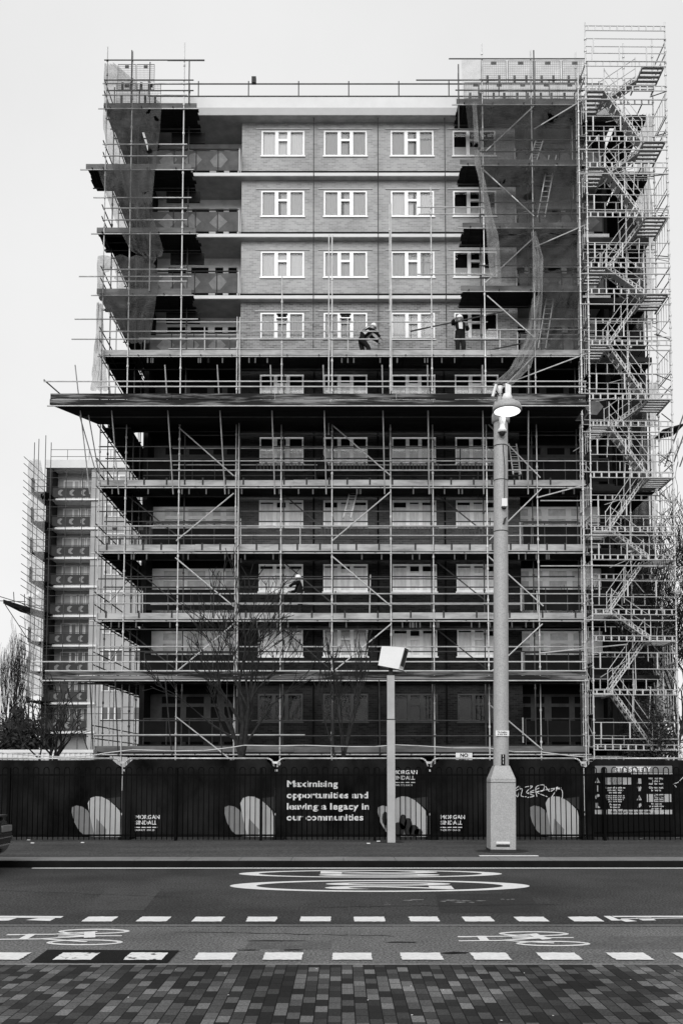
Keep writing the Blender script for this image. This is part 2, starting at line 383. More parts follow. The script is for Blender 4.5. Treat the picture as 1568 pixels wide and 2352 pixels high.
# speed roundels and figures
def ring(cx, cy, a, b, w, z=0.004, n=72):
    m = MB(); vs = []
    for i in range(n):
        t = 2 * math.pi * i / n
        vs.append((cx + a * math.cos(t), cy + b * math.sin(t), z))
        vs.append((cx + (a - w * 3.2) * math.cos(t), cy + (b - w) * math.sin(t), z))
    m.add(vs, [(2 * i, (2 * i + 2) % (2 * n), (2 * i + 3) % (2 * n), 2 * i + 1) for i in range(n)])
    return struct(m.build('speed_marking', 'paint'))
def figures(cx, cy, length, width, up):
    cu = bpy.data.curves.new('speed_figures', 'FONT'); cu.body = '20'; cu.size = 1; cu.offset = 0.02; cu.align_x = 'CENTER'; cu.resolution_u = 6
    ob = bpy.data.objects.new('t', cu); C.objects.link(ob); bpy.context.view_layer.update()
    me = bpy.data.meshes.new_from_object(ob.evaluated_get(bpy.context.evaluated_depsgraph_get()))
    bpy.data.objects.remove(ob); bpy.data.curves.remove(cu)
    xs = [v.co.x for v in me.vertices]; ys = [v.co.y for v in me.vertices]
    for v in me.vertices:
        a = (v.co.x - (max(xs) + min(xs)) / 2) / (max(xs) - min(xs)) * width
        b = (v.co.y - (max(ys) + min(ys)) / 2) / (max(ys) - min(ys)) * length
        v.co = (cx - b * up, cy + a * up, 0.0045)
    me.materials.clear(); me.materials.append(MATS['paint'])
    return struct(link('speed_figures', me))
pa, pb = G(528, 2035), G(1215, 2035)
ya, yb = G(784, 2022).y, G(784, 2049).y
ring((pa.x + pb.x) / 2, (ya + yb) / 2, (pb.x - pa.x) / 2, (ya - yb) / 2, 0.12)
figures(G(893, 2036).x, (ya + yb) / 2, 1.85, 0.78, 1)
pa, pb = G(548, 2008), G(1153, 2008)
ya, yb = G(784, 1999).y, G(784, 2016).y
ring((pa.x + pb.x) / 2, (ya + yb) / 2, (pb.x - pa.x) / 2, (ya - yb) / 2, 0.10)
figures(G(870, 2008).x, (ya + yb) / 2, 1.95, 0.7, -1)
# bicycle symbols, drawn lying along the lane
def bike(ox, v0, v1, L, flip=1):
    y0, y1 = G(784, v1).y, G(784, v0).y; cy = (y0 + y1) / 2; h = (y1 - y0) / 2
    m = MB(); lvl = [0]
    def stroke(pts, w=0.045):
        zz = 0.004 + 0.0006 * lvl[0]; lvl[0] += 1
        for i, (a, b) in enumerate(zip(pts, pts[1:])):
            a = Vector((ox + a[0] * L, cy + a[1] * h, 0)); b = Vector((ox + b[0] * L, cy + b[1] * h, 0))
            d = (b - a).normalized(); nn = Vector((-d.y, d.x, 0)) * w / 2; a -= d * w * 0.3; b += d * w * 0.3
            q = zz + 0.0003 * (i % 2)
            m.add([(a - nn)[:2] + (q,), (b - nn)[:2] + (q,), (b + nn)[:2] + (q,), (a + nn)[:2] + (q,)], [(0, 1, 2, 3)])
    def oval(cx, cyy, a, b, n=28):
        stroke([(cx + a * math.cos(2 * math.pi * i / n), cyy + b * math.sin(2 * math.pi * i / n)) for i in range(n + 1)], 0.05)
    oval(0.66, 0.66, 0.27, 0.27); oval(0.72, -0.68, 0.27, 0.27)
    stroke([(0.05, 0.22), (0.4, 0.28), (0.68, 0.62)]); stroke([(0.0, -0.35), (0.35, -0.3), (0.72, -0.62)])
    stroke([(0.02, 0.2), (0.1, 0.2)], 0.06); stroke([(0.2, 0.24), (0.2, -0.32)], 0.09)
    stroke([(0.4, 0.28), (0.72, 0.05), (0.35, -0.3)]); stroke([(0.45, 0.0), (0.93, 0.05)]); stroke([(0.64, 0.5), (0.7, -0.1)], 0.11)
    return struct(m.build('cycle_symbol', 'paint'))
bike(G(1052, 2157).x, 2140, 2174, (G(1335, 2157).x - G(1052, 2157).x))
bike(G(5, 2153).x, 2134, 2172, (G(295, 2153).x - G(5, 2153).x))
# pale iron covers let into the far footway and small leaves on the blocks
for u0, u1, v in ((1100, 1235, 1966), (765, 800, 1969.5)):
    a = G(u0, v, PZ); b = G(u1, v, PZ)
    struct(MB().box(a.x, b.x, a.y - 0.05, a.y + 0.07, PZ - .1, PZ + 0.006).build('iron_cover', 'paint' if u0 > 1000 else 'kerb'))
for u0, u1, v0, v1 in ((560, 700, 2160, 2163), (640, 700, 2181, 2184), (540, 600, 2181, 2184), (1010, 1090, 2186, 2192), (880, 960, 2163, 2166), (1110, 1160, 2197, 2206)):
    pts = []
    cx, cy = (u0 + u1) / 2, (v0 + v1) / 2
    for i in range(14):
        t = 2 * math.pi * i / 14; rr = random.uniform(.6, 1.1)
        pts.append(G(cx + (u1 - u0) / 2 * rr * math.cos(t), cy - (v1 - v0) / 2 * rr * math.sin(t)))
    flat(pts, z=0.0025, name='oil_stain', material='patch_asphalt')
for cu, cv, w, h in ((985, 2067, 60, 2.0), (1050, 2072, 38, 2.0), (1085, 2069, 55, 1.6), (880, 2077, 16, 1.5), (1160, 2066, 22, 1.2)):
    for q in range(3):
        uu = cu + random.uniform(-w, w); vv = cv + random.uniform(-3, 3); ww = w * random.uniform(.15, .4)
        flat([G(uu + ww * math.cos(t * .5236) * random.uniform(.7, 1.1), vv - h * .7 * math.sin(t * .5236) * random.uniform(.6, 1.1)) for t in range(12)], z=0.003, name='scuff', material='scuff')
lv = MB()
for i in range(16):
    p = G(random.uniform(0, 1568), random.uniform(2225, 2350)); r_ = random.uniform(.006, .014); a = random.uniform(0, 3)
    lv.add([(p.x + r_ * math.cos(a + q) * (1 if q % 3.14 < 1 else .5), p.y + r_ * math.sin(a + q), 0.006) for q in (0, 1.57, 3.14, 4.71)], [(0, 1, 2, 3)])
tag(lv.build('fallen_leaves', 'paint'), 'tiny pale leaves and crumbs scattered over the block paving', 'leaves', kind='stuff')

# ------------------------------------------------------------------ apartment block
YW, YS, YB, FH = 36.0, 35.72, 37.3, 2.7
ZW0 = 29.17           # head of the top row of windows
XL, XR = X(325, 1300, YW), 11.3
BXL, BXR = X(553, 700, YW), X(1187, 700, YW)
blk = thing('apartment_block', 'eleven storey brick apartment block behind the scaffolding with white framed windows', 'building', (1.5, YW, 0))
ztop = 29.48
def slab_z(k): return 27.06 - FH * k          # top of the projecting slab under storey k
# body behind everything, with the recessed balconies left open at each end
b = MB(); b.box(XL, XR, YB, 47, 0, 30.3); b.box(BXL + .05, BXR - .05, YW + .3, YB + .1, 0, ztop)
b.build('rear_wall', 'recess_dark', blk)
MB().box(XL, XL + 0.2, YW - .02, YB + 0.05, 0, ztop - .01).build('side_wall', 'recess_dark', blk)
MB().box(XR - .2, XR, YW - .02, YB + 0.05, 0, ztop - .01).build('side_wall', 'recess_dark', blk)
WX = [X(u, 700, YW) for u in (648, 793, 948, 1092)]
WW, WHt = 1.86, 1.18
def wall_band(z0, z1, material, holes, name='brick_wall', parent=blk):
    """front wall between two heights with window openings cut as real gaps"""
    m = MB(); xs = [BXL]
    for hx0, hx1, hz0, hz1 in holes: xs += [hx0, hx1]
    xs.append(BXR)
    for i in range(0, len(xs), 2): m.box(xs[i], xs[i + 1], YW, YW + .28, z0, z1)
    for hx0, hx1, hz0, hz1 in holes:
        m.box(hx0, hx1, YW, YW + .28, z0, hz0); m.box(hx0, hx1, YW, YW + .28, hz1, z1)
    return m.build(name, material, parent)
for r_ in range(11):
    wt = ZW0 - FH * r_; z1 = ztop if r_ == 0 else slab_z(r_ - 1) - 0.16; z0 = max(0, slab_z(r_))
    holes = [(cx - WW / 2 + .01, cx + WW / 2 - .01, wt - WHt + .01, wt - .01) for cx in WX]
    if wt - WHt < 0: continue
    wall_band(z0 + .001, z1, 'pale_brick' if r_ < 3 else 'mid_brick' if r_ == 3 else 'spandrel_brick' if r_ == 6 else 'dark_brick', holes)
    if r_ < 4:
        l_ = MB()
        for cx in WX: l_.box(cx - 1.15, cx + 1.15, YW - .03, YW + .01, wt + .03, wt + .075)
        l_.build('lintel', 'fascia_grey' if r_ else 'soffit', blk)
for k_ in range(10):
    z = slab_z(k_)
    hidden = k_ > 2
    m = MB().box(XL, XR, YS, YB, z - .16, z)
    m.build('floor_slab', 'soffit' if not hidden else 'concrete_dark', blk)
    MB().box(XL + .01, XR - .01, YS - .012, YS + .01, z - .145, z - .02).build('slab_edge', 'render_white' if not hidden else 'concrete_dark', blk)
    if not hidden:
        MB().box(BXL, BXR, YS + .02, YW - .002, z + .002, z + .09).build('flashing', 'black', blk)
    if 3 <= k_ <= 7:
        for a, c_ in ((597, 700), (704, 830)): MB().box(X(a, 900, YS), X(c_, 900, YS), YS - .04, YS - .013, z - .14, z - .03).build('slab_trim', 'paint', blk)
# roof
f = MB(); f.box(XL - .3, XR + .3, 35.55, 48, ztop, ztop + .33); f.build('eaves', 'soffit', blk)
MB().box(XL - .3, XR + .3, 35.535, 35.55, ztop + .01, ztop + .34).build('fascia', 'fascia_grey', blk)
MB().box(XL - .1, XR + .1, 35.7, 47.8, ztop + .34, 30.42).build('parapet', 'render_white', blk)
rl = MB()
for z in (30.62, 31.18):
    rl.tube((XL, 35.9, z), (XR, 35.9, z), 0.03)
x = XL
while x < XR:
    rl.tube((x, 35.9, 30.4), (x, 35.9, 31.3), 0.026); x += 2.15
rl.build('roof_rail', 'tube_dark', blk)
fl = MB().box(X(580, 195, 36.2), X(590, 195, 36.2), 35.8, 35.95, 31.18, 31.45); fl.build('floodlight', 'lamp_dark', blk)
# downpipes
for u in (720, 868, 1022):
    x = X(u, 500, YS)
    m = MB().tube((x, 35.69, 18.9), (x, 35.69, 29.48), 0.017)
    m.build('downpipe', 'lamp_dark', blk)
for u in (720, 868, 1022):
    x = X(u, 1300, YW); MB().tube((x, YW - .05, .1), (x, YW - .05, 18.9), 0.035).build('downpipe', 'black', blk)

def window(cx, zt, kind, parent, W_=WW, H_=WHt, dim=False):
    """casement: two side lights, a middle light with a top hung fan light"""
    x0, x1, z0, z1 = cx - W_ / 2, cx + W_ / 2, zt - H_, zt; y0, y1 = YW + .01, YW + .09
    fm = 'upvc_shaded' if kind == 'dim' else 'upvc' if kind in ('curtain', 'pale', 'dark', 'open') else 'upvc_dusty'
    fr = MB(); t = .075
    fr.box(x0, x0 + t, y0, y1, z0, z1); fr.box(x1 - t, x1, y0, y1, z0, z1)
    fr.box(x0 + t, x1 - t, y0, y1, z1 - t, z1); fr.box(x0 + t, x1 - t, y0, y1, z0, z0 + t)
    m0, m1 = x0 + W_ * .36, x1 - W_ * .36
    fr.box(m0 - .075, m0 + .075, y0 - .012, y1, z0 + t, z1 - t); fr.box(m1 - .075, m1 + .075, y0 - .012, y1, z0 + t, z1 - t)
    zm = z1 - H_ * .37
    fr.box(m0 + .075, m1 - .075, y0 - .006, y1, zm - .05, zm + .05)
    w_ = fr.build('window', fm, parent)
    MB().box(x0 - .03, x1 + .03, YW - .05, YW + .0, z0 - .04, z0 + .012).build('sill', fm, w_)
    g = MB()
    for a, b_, c_, d in ((x0 + t, m0 - .075, z0 + t, z1 - t), (m1 + .075, x1 - t, z0 + t, z1 - t), (m0 + .075, m1 - .075, z0 + t, zm - .05), (m0 + .075, m1 - .075, zm + .05, z1 - t)):
        g.quad((a, y1 - .03, c_), (b_, y1 - .03, c_), (b_, y1 - .03, d), (a, y1 - .03, d))
    g.build('pane', 'glass' if kind != 'sheet' else 'sheeting', w_)
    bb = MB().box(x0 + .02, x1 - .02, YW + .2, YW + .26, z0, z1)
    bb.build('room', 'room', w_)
    if kind in ('curtain', 'pale', 'open'):
        top_ = z1 - (0.0 if kind != 'open' else H_ * .3)
        cm = MB(); mid_ = cx + random.uniform(-.3, .3); gap = random.choice((.004, .01, .05, .09)); lo_ = z0 + .03
        for ca, cb_ in ((x0 + .04, mid_ - gap), (mid_ + gap, x1 - .04)):
            nn = 34; prev = None
            for q in range(nn + 1):
                xx = ca + (cb_ - ca) * q / nn; yy = YW + .13 + .006 * math.sin(q * 1.35 + cx) + .003 * math.sin(q * 3.1)
                if prev: cm.quad((prev[0], prev[1], lo_), (xx, yy, lo_), (xx, yy, z1 - .03), (prev[0], prev[1], z1 - .03))
                prev = (xx, yy)
        cm.build('curtain', random.choice(('curtain', 'curtain', 'curtain_grey')) if kind != 'pale' else 'curtain_pale', w_)
    if kind == 'open':
        o = MB(); o.box(m0 + .03, m1 - .03, y0 - .06, y0 - .02, z1 - .12, z1 - .07); o.box(m0 + .03, m1 - .03, y0 - .16, y0 - .1, zm + .06, zm + .1)
        o.box(m0 + .08, m1 - .08, YW + .095, YW + .105, zm + .05, z1 - .08); o.build('open_light', 'room', w_)
        MB().box(m0 + .02, m1 - .02, y0 - .15, y0 - .1, zm + .1, zm + .15).build('top_light_frame', 'upvc', w_)
    if kind in ('half', 'dark'):
        part = .6 if kind == 'half' else .42
        MB().box(x0 + .04, x1 - .04, YW + .11, YW + .13, z0 + .03, z0 + H_ * part).build('blind', 'sheeting' if kind == 'half' else 'curtain_pale', w_)
        if kind == 'half':
            pass
    if kind == 'sheet':
        s_ = MB()
        for a, b_ in ((x0 + t, m0 - .08), (m0 + .08, m1 - .08), (m1 + .08, x1 - t)): s_.box(a, b_, y1 - .045, y1 - .034, z1 - random.choice((.15, .2, .3)), z1 - .1)
        s_.build('film_edge', 'room', w_)
    if kind == 'thin':
        MB().box(x0 + .04, x1 - .04, YW + .11, YW + .13, z0 + .03, z1 - .1).build('blind', 'sheeting_dull', w_)
    if kind == 'dim':
        MB().box(x0 + .04, x1 - .04, YW + .11, YW + .13, z0 + .03, z1 - .2).build('blind', 'concrete_dark', w_)  # blind darkened too, the fan's shade in its colour
    return w_
KIND = [['pale', 'curtain', 'curtain', 'dark'], ['curtain', 'curtain', 'pale', 'dark'], ['pale', 'curtain', 'curtain', 'dark'],
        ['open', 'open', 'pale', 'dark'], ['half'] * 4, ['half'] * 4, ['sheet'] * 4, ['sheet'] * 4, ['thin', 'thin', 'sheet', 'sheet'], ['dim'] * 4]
for r_ in range(10):
    for c_ in range(4): window(WX[c_], ZW0 - FH * r_, KIND[r_][c_], blk)
# recessed balconies: a glazed screen at the back, a printed panel balustrade at the slab edge
def balcony(r_, xa, xb, side):
    zf = slab_z(r_) ; zc = zf + FH - .16
    if zf < 0: return
    white = 'render_white' if r_ < 4 else 'upvc_dusty' if r_ in (6, 7, 8) else 'upvc_shaded'  # darkest frames carry the shade of the fans in their colour
    m = MB(); y0, y1 = YB - .1, YB - .002
    hd = zf + 2.15
    m.box(xa, xb, y0, y1, hd - .06, hd + .04); m.box(xa, xb, y0, y1, hd - .5, hd - .36)
    pts = [(xa, xa + .45)]
    spans = [(391, 432), (444, 483), (498, 516), (528, 547)]
    op = []
    for a, c_ in spans:
        s0, s1 = X(a, 350, YB), X(c_, 350, YB)
        if side > 0: s0, s1 = 2 * 1.53 - s1, 2 * 1.53 - s0
        op.append((s0, s1))
    op.sort(); x = xa
    for s0, s1 in op:
        m.box(x, s0, y0, y1, zf + .002, hd - .5); m.box(x, s0, y0, y1, hd - .36, hd - .06); x = s1
    m.box(x, xb, y0, y1, zf + .002, hd - .5); m.box(x, xb, y0, y1, hd - .36, hd - .06)
    w_ = m.build('balcony_window', white, blk)
    g = MB()
    for s0, s1 in op: g.box(s0 + .002, s1 - .002, y0 + .03, y0 + .05, zf + .003, hd - .065)
    g.build('pane', 'room' if r_ < 6 or r_ > 8 else 'sheeting_dull', w_)
    MB().box(xa, xb, y0 + .06, y1 + .08, hd + .041, zc - .001).build('recess_wall', 'recess' if r_ < 4 else 'recess_dark', blk)  # lower storeys: deep shade put into a near-black wall colour
    # balustrade
    pa_, pb_ = xa + .05, xb - .05
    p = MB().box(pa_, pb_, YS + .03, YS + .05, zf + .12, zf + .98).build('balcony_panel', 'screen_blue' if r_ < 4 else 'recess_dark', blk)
    for i, cx in enumerate((xb - .95, xb - 2.05, xb - 3.1) if side < 0 else (xa + .95, xa + 2.05, xa + 3.1)):
        s = .38
        pl = [(cx - s, 0), (cx - .1, .3), (cx + .12, .36), (cx + s, .05), (cx + .1, -.3), (cx - .2, -.28)]
        if r_ % 2: pl = [(cx - s, -.05), (cx, .36), (cx + s, 0), (cx, -.36)]
        if r_ < 5: MB().prism([(a, YS + .026, zf + .55 + b_) for a, b_ in pl], (0, .003, 0)).build('printed_motif', 'leaf_print', p)
    r2 = MB(); r2.tube((pa_, YS + .02, zf + 1.06), (pb_, YS + .02, zf + 1.06), .028)
    n = 4
    for i in range(n + 1):
        x = pa_ + (pb_ - pa_) * i / n; r2.tube((x, YS + .02, zf - .06), (x, YS + .02, zf + 1.06), .02)
    r2.build('handrail', 'lamp_dark' if r_ < 5 else 'tube_dark', blk)
    xe = xb if side < 0 else xa
    MB().box(xe - .1, xe - .04, YS + .0, YS + .03, zf + .08, zf + 1.1).build('end_post', 'fascia_grey', blk)
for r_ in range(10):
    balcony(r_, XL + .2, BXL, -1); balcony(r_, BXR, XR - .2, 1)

# ------------------------------------------------------------------ main tube scaffold
YF, YI = 34.4, 35.45
scf = thing('tube_scaffold', 'tube and board scaffolding wrapped round the front and left side of the block', 'scaffold', (0, YF, 0))
TR = 0.026
def tube(a, b_, name='ledger', m='tube', parent=scf, r=TR):
    return MB().tube(a, b_, r).build(name, m, parent)
def htube(u0, u1, v, Y, name='ledger', m='tube', vv=None, parent=scf):
    z = Z(v, Y); return tube((X(u0, v, Y), Y, z), (X(u1, v, Y), Y, z), name, m, parent)
def standard(x, y, z0, z1, m='tube', parent=scf):
    q = MB().tube((x, y, z0), (x, y, z1), TR)
    z = z0 + .9 + random.uniform(0, .4)
    while z < z1 - .4:                           # couplers
        q.tube((x, y, z), (x, y, z + .09), .045); z += random.choice((.62, .9, 1.25, 1.7))
    return q.build('standard', m, parent)
# lifts: name -> (toe bottom v, toe top v, u0, u1)
US = [222, 283, 407, 539, 644, 762, 898, 996, 1121, 1238, 1345]
VT = [175, 118, 98, 728, 635, 540, 470, 430, 100, 115, 160]     # pole tops
xs_ = [X(u, 1450, YF) for u in US]
for i, (x, vt) in enumerate(zip(xs_, VT)):
    zt = Z(vt, YF)
    if i == 0: zt = Z(108, YF)
    standard(x, YF, 0.1, zt, 'tube_bright' if i in (1, 2, 5, 8) else 'tube')
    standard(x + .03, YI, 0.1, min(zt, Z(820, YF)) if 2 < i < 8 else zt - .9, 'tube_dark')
for u, v in ((620, 690), (705, 655)):
    pass
LOW = {'a': (815, 803, 237, 1342), 'c': (1116, 1102, 225, 1344), 'd': (1266, 1250, 222, 1345), 'e': (1422, 1407, 220, 1346), 'g': (1728, 1714, 216, 1350)}
def deck(u0, u1, vb, vt_, toe, y0=YF, y1=YI, dark='board', ledger='tube_bright', parent=scf):
    zb = Z(vb, y0); x0, x1 = X(u0, vb, y0), X(u1, vb, y0)
    m = MB(); y = y0 + .04
    while y < y1 + .12:
        m.box(x0 + random.uniform(0, .1), x1 + random.uniform(-.1, .1), y, y + .218, zb - .02, zb + .018); y += .225
    x = x0 + .3
    while x < x1:
        m.tube((x, y0 - .12, zb - .055), (x, y1 + .2, zb - .055), TR); x += 1.2 + random.uniform(-.1, .1)
    d_ = m.build('deck', dark, parent)
    h = Z(vt_, y0) - zb
    # toe boards come in lengths of about 3.9 m, slightly out of line
    x = x0; t_ = MB()
    while x < x1 - .05:
        xe = min(x1, x + 3.9); dz = random.uniform(-.012, .012)
        t_.box(x, xe - .006, y0 + .03 + random.uniform(0, .008), y0 + .066, zb + .01 + dz, zb + h + dz); x = xe
    t_.build('toe_board', toe, d_)
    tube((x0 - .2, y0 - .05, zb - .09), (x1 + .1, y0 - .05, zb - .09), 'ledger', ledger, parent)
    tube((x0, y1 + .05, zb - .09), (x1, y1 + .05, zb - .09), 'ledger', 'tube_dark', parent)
    return zb, x0, x1
lift = {}
for k_, (vb, vt_, u0, u1) in LOW.items():
    lift[k_] = deck(u0, u1, vb, vt_, 'toe_pale' if k_ not in 'g' else 'toe_dull')
# brackets clipped over the pale toe boards
bk = None
for k_, step in (('c', .72), ('d', .72), ('e', 1.3)):
    zb, x0, x1 = lift[k_]; x = x0 + .4
    while x < x1 - .2:
        if k_ != 'e' and random.random() < .15: x += step; continue
        p = Vector((x, YF + .0, zb + .19))
        if bk is None:
            bk = MB().box(p.x - .032, p.x + .032, YF + .01, YF + .026, zb + .06, zb + .34).build('bracket', 'lamp_dark', scf); bp0 = p
        else:
            c_ = bk.copy(); C.objects.link(c_); c_.location = p - bp0
        x += step * random.choice((1, 1, 1, 1.25))
# guard rails and inner rails
for k_ in 'cde':
    zb, x0, x1 = lift[k_]
    tube((x0, YI + .0, zb + 1.5), (x1, YI + .0, zb + 1.5), 'inner_rail', 'tube_dark')
    tube((x0 - .1, YF - .05, zb + 1.0), (x1, YF - .05, zb + 1.0), 'guard_rail', 'tube')
    tube((x0 + .2, YF - .05, zb + .62), (x1, YF - .05, zb + .62), 'guard_rail', 'tube')
    tube((x0, YF + .05, zb + 1.62), (x1 - 3, YF + .05, zb + 1.62), 'guard_rail', 'tube_dark')
htube(216, 1345, 1690, YF - .05, 'guard_rail', 'tube_dark'); htube(216, 700, 1688, YF - .06, 'guard_rail', 'tube_bright')
htube(230, 1100, 1655, YF - .05, 'guard_rail', 'tube_dark')
htube(228, 870, 761, YF - .05, 'guard_rail', 'tube'); htube(165, 868, 779, YF - .05, 'guard_rail', 'tube')
htube(1040, 1345, 779, YF - .05, 'guard_rail', 'tube'); htube(1120, 1345, 757, YF - .05, 'guard_rail', 'tube')
for u0, u1, v in ((172, 455, 733), (182, 440, 635), (960, 1225, 492), (958, 1120, 476), (958, 1118, 630), (955, 1330, 184), (1030, 1345, 135), (1045, 1450, 207),
                  (385, 470, 139), (240, 470, 138), (240, 445, 184), (245, 445, 208), (215, 440, 454), (1220, 1330, 733), (1240, 1345, 1300), (1240, 1345, 1150)):
    htube(u0, u1, v, YF - .05, 'guard_rail', 'tube' if v > 450 else 'tube_dark')
for v in (1450, 1480, 1500):
    htube(230, 1340, v + random.uniform(-6, 6), YF + (.2 if v != 1480 else -.05), 'guard_rail', 'tube_dark' if v != 1480 else 'tube')
for v in (848, 975, 1000, 1125):
    htube(420, 1340, v, YI, 'inner_rail', 'tube_dark')
# upper left and upper right towers of the scaffold
for u0, u1, vt_, vb in ((238, 452, 235, 247), (197, 440, 375, 387), (222, 450, 522, 534), (222, 440, 662, 675)):
    z_ = deck(u0, u1, vb, vt_, 'toe_dull', dark='board', ledger='tube')
    zb, x0, x1 = z_
    for h in (.5, 1.0): tube((X(236, vb, YF), YF - .05, zb + h), (X(430, vb, YF), YF - .05, zb + h), 'guard_rail', 'tube')
    MB().box(x1 - 1.3, x1 + .12, YI + .35, YI + .41, zb - .5, zb - .02).build('toe_board', 'board', scf)
for u0, u1, vt_, vb in ((1048, 1338, 225, 238), (1056, 1340, 365, 377), (1062, 1341, 510, 521), (1058, 1342, 655, 666)):
    zb, x0, x1 = deck(u0, u1, vb, vt_, 'toe_dull', dark='board', ledger='tube')
    for h in (.5, 1.0): tube((X(1100, vb, YF), YF - .05, zb + h), (x1, YF - .05, zb + h), 'guard_rail', 'tube_dark')
# short extra uprights
for u, v0, v1, Y in ((303, 247, 118, YF), (345, 240, 145, YF), (435, 240, 140, YF), (1052, 300, 170, YF), (1052, 240, 150, YI), (345, 670, 535, YF),
                     (1225, 240, 118, YF), (1313, 460, 280, YI), (755, 1000, 540, YF - .1), (548, 1600, 730, YF - .1), (898, 900, 470, YF - .08)):
    x = X(u, (v0 + v1) / 2, Y); tube((x, Y - .05, Z(v0, Y)), (x, Y - .05, Z(v1, Y)), 'standard', 'tube' if v0 > 300 else 'tube_dark')
BR = [(411, 982, 537, 1093), (537, 1133, 405, 1242), (403, 1281, 537, 1393), (537, 1433, 403, 1545), (403, 1645, 537, 1750),
      (765, 978, 896, 1092), (896, 1130, 762, 1243), (762, 1277, 898, 1393), (898, 1433, 762, 1545),
      (1121, 975, 1240, 1097), (1243, 1122, 1123, 1240), (1121, 1278, 1247, 1392), (1245, 1433, 1125, 1545), (1125, 1620, 1245, 1722),
      (1105, 386, 1225, 496), (1225, 244, 1115, 347), (1225, 546, 1113, 650), (1118, 679, 1225, 774), (880, 1000, 740, 1130),
      (1140, 905, 1225, 818)]
for a in BR[:-2] + BR[-1:]: tube(P(a[0], a[1], YF - .09), P(a[2], a[3], YF - .09), 'brace', 'tube_bright' if a[1] > 300 else 'tube')
for a in ((1225, 297, 1335, 231), (1228, 567, 1352, 513), (1150, 886, 1352, 810), (1233, 1143, 1345, 1113), (1240, 1500, 1440, 1480)):
    tube(P(a[0], a[1], YF - .1), P(a[2], a[3], 33.95), 'tie_tube', 'tube_bright' if a[1] > 700 else 'tube')
for k_ in 'acde':
    zb, x0, x1 = lift[k_]
    for h in (.35, .8, 1.25, 1.95):
        a_ = random.uniform(0, 3); tube((x0 + a_, YI + .06, zb + h), (x1 - random.uniform(0, 5), YI + .06, zb + h), 'inner_rail', random.choice(('tube', 'tube_dark')))
    for q in range(7):
        xx = random.uniform(x0 + .5, x1 - .5); zz = zb + random.uniform(-.2, .3); tube((xx, YI + .02, zz), (xx + random.uniform(-.05, .05), YI + .02, zz + random.uniform(1.1, 1.9)), 'standard', random.choice(('tube', 'tube_dark')))
    for q in range(3):
        xx = random.uniform(x0 + .5, x1 - 4); tube((xx, YF + .3, zb + .06), (xx + random.uniform(2, 4), YF + .5, zb + .1), 'tie_tube', 'tube_bright')
    hg = MB()
    for q in range(26):
        xx = random.uniform(x0 + .3, x1 - .3); hg.box(xx, xx + .05, YF - .02, YF + .0, zb - .34, zb - .1)
    hg.build('hanger', 'tube_dark', scf)
# light inner braces on the second plane
for (ua, ub) in ((283, 407), (644, 762), (996, 1121)):
    for va in (1130, 1285, 1440):
        tube(P(ua, va, YI), P(ub, va + 100, YI), 'brace', 'tube_dark')
# ---- protective fans
def fan(vt_, vb, u0, u1, yf, tops, bots, vtop, vbot, rails):
    zb = Z(vb, yf); zt = Z(vt_, yf); x0, x1 = X(u0, vb, yf), X(u1, vb, yf); xi = X(222, 1300, YF)
    m = MB()
    m.prism([(x0, yf + .05, zb + .02), (x1, yf + .05, zb + .02), (x1, YF - .02, zb + .02), (xi, YF - .02, zb + .02)], (0, 0, .05))
    d_ = m.build('fan_deck', 'board', scf)
    h = (zt - zb) / 2
    for j in range(2):
        x = x0; tb = MB()
        while x < x1 - .02:
            xe = min(x1, x + random.choice((3.0, 3.9, 3.9, 4.6))); tb.box(x, xe - .01, yf + random.uniform(0, .02), yf + .045, zb + h * j + .01, zb + h * (j + 1) - .012); x = xe
        tb.build('fan_board', 'fan_board', d_)
    # mitred left end
    MB().prism([(x0, yf + .05, zb + .03), (xi, YF, zb + .03), (xi, YF, zb + .25), (x0, yf + .05, zb + .25)], (-.04, 0, 0)).build('fan_board', 'fan_board', d_)
    tube((x0 - .1, yf - .05, zb - .06), (x1 + .1, yf - .05, zb - .06), 'ledger', 'tube_bright')
    tube((x0 + .9, yf + 1.0, zb - .06), (x1, yf + 1.0, zb - .06), 'ledger', 'tube_dark')
    for ut, ubt in zip(tops, bots):
        tube(P(ut, vtop, yf - .08), P(ubt, vbot, YF - .1), 'fan_strut', 'tube_dark' if vtop > 1200 else 'tube')
    for ur0, ur1, v in rails: htube(ur0, ur1, v, yf - .12, 'guard_rail', 'tube_bright')
    return zb, x0, x1, xi
YFAN = 32.45
zfan, fx0, fx1, fxi = fan(903, 930, 116, 1345, YFAN, [173, 248, 379, 499, 621, 742, 877, 981, 1107, 1213], [207, 273, 398, 517, 631, 749, 883, 985, 1110, 1212], 838, 1135,
    [(101, 1345, 876), (222, 1345, 888)])
fan(1542, 1560, 105, 1345, 32.9, [148, 207, 265, 380, 500, 760, 870], [206, 215, 272, 395, 510, 763, 872], 1560, 1735, [(78, 1345, 1520), (104, 1345, 1541)])
for q0, q1 in (((101, 872), (140, 906)),): tube(P(*q0, YFAN - .1), P(*q1, YFAN + .3), 'fan_strut', 'tube_dark')
for dx in (0, .35):                               # raking props under the fan's left corner
    tube((fx0 + .9 + dx, YFAN + .7, zfan - .1), (fxi + .02, YF - .02, zfan - 2.3 + dx), 'fan_strut', 'tube')
m = MB()
deck(237, 1342, 962, 950, 'board', ledger='tube_dark')
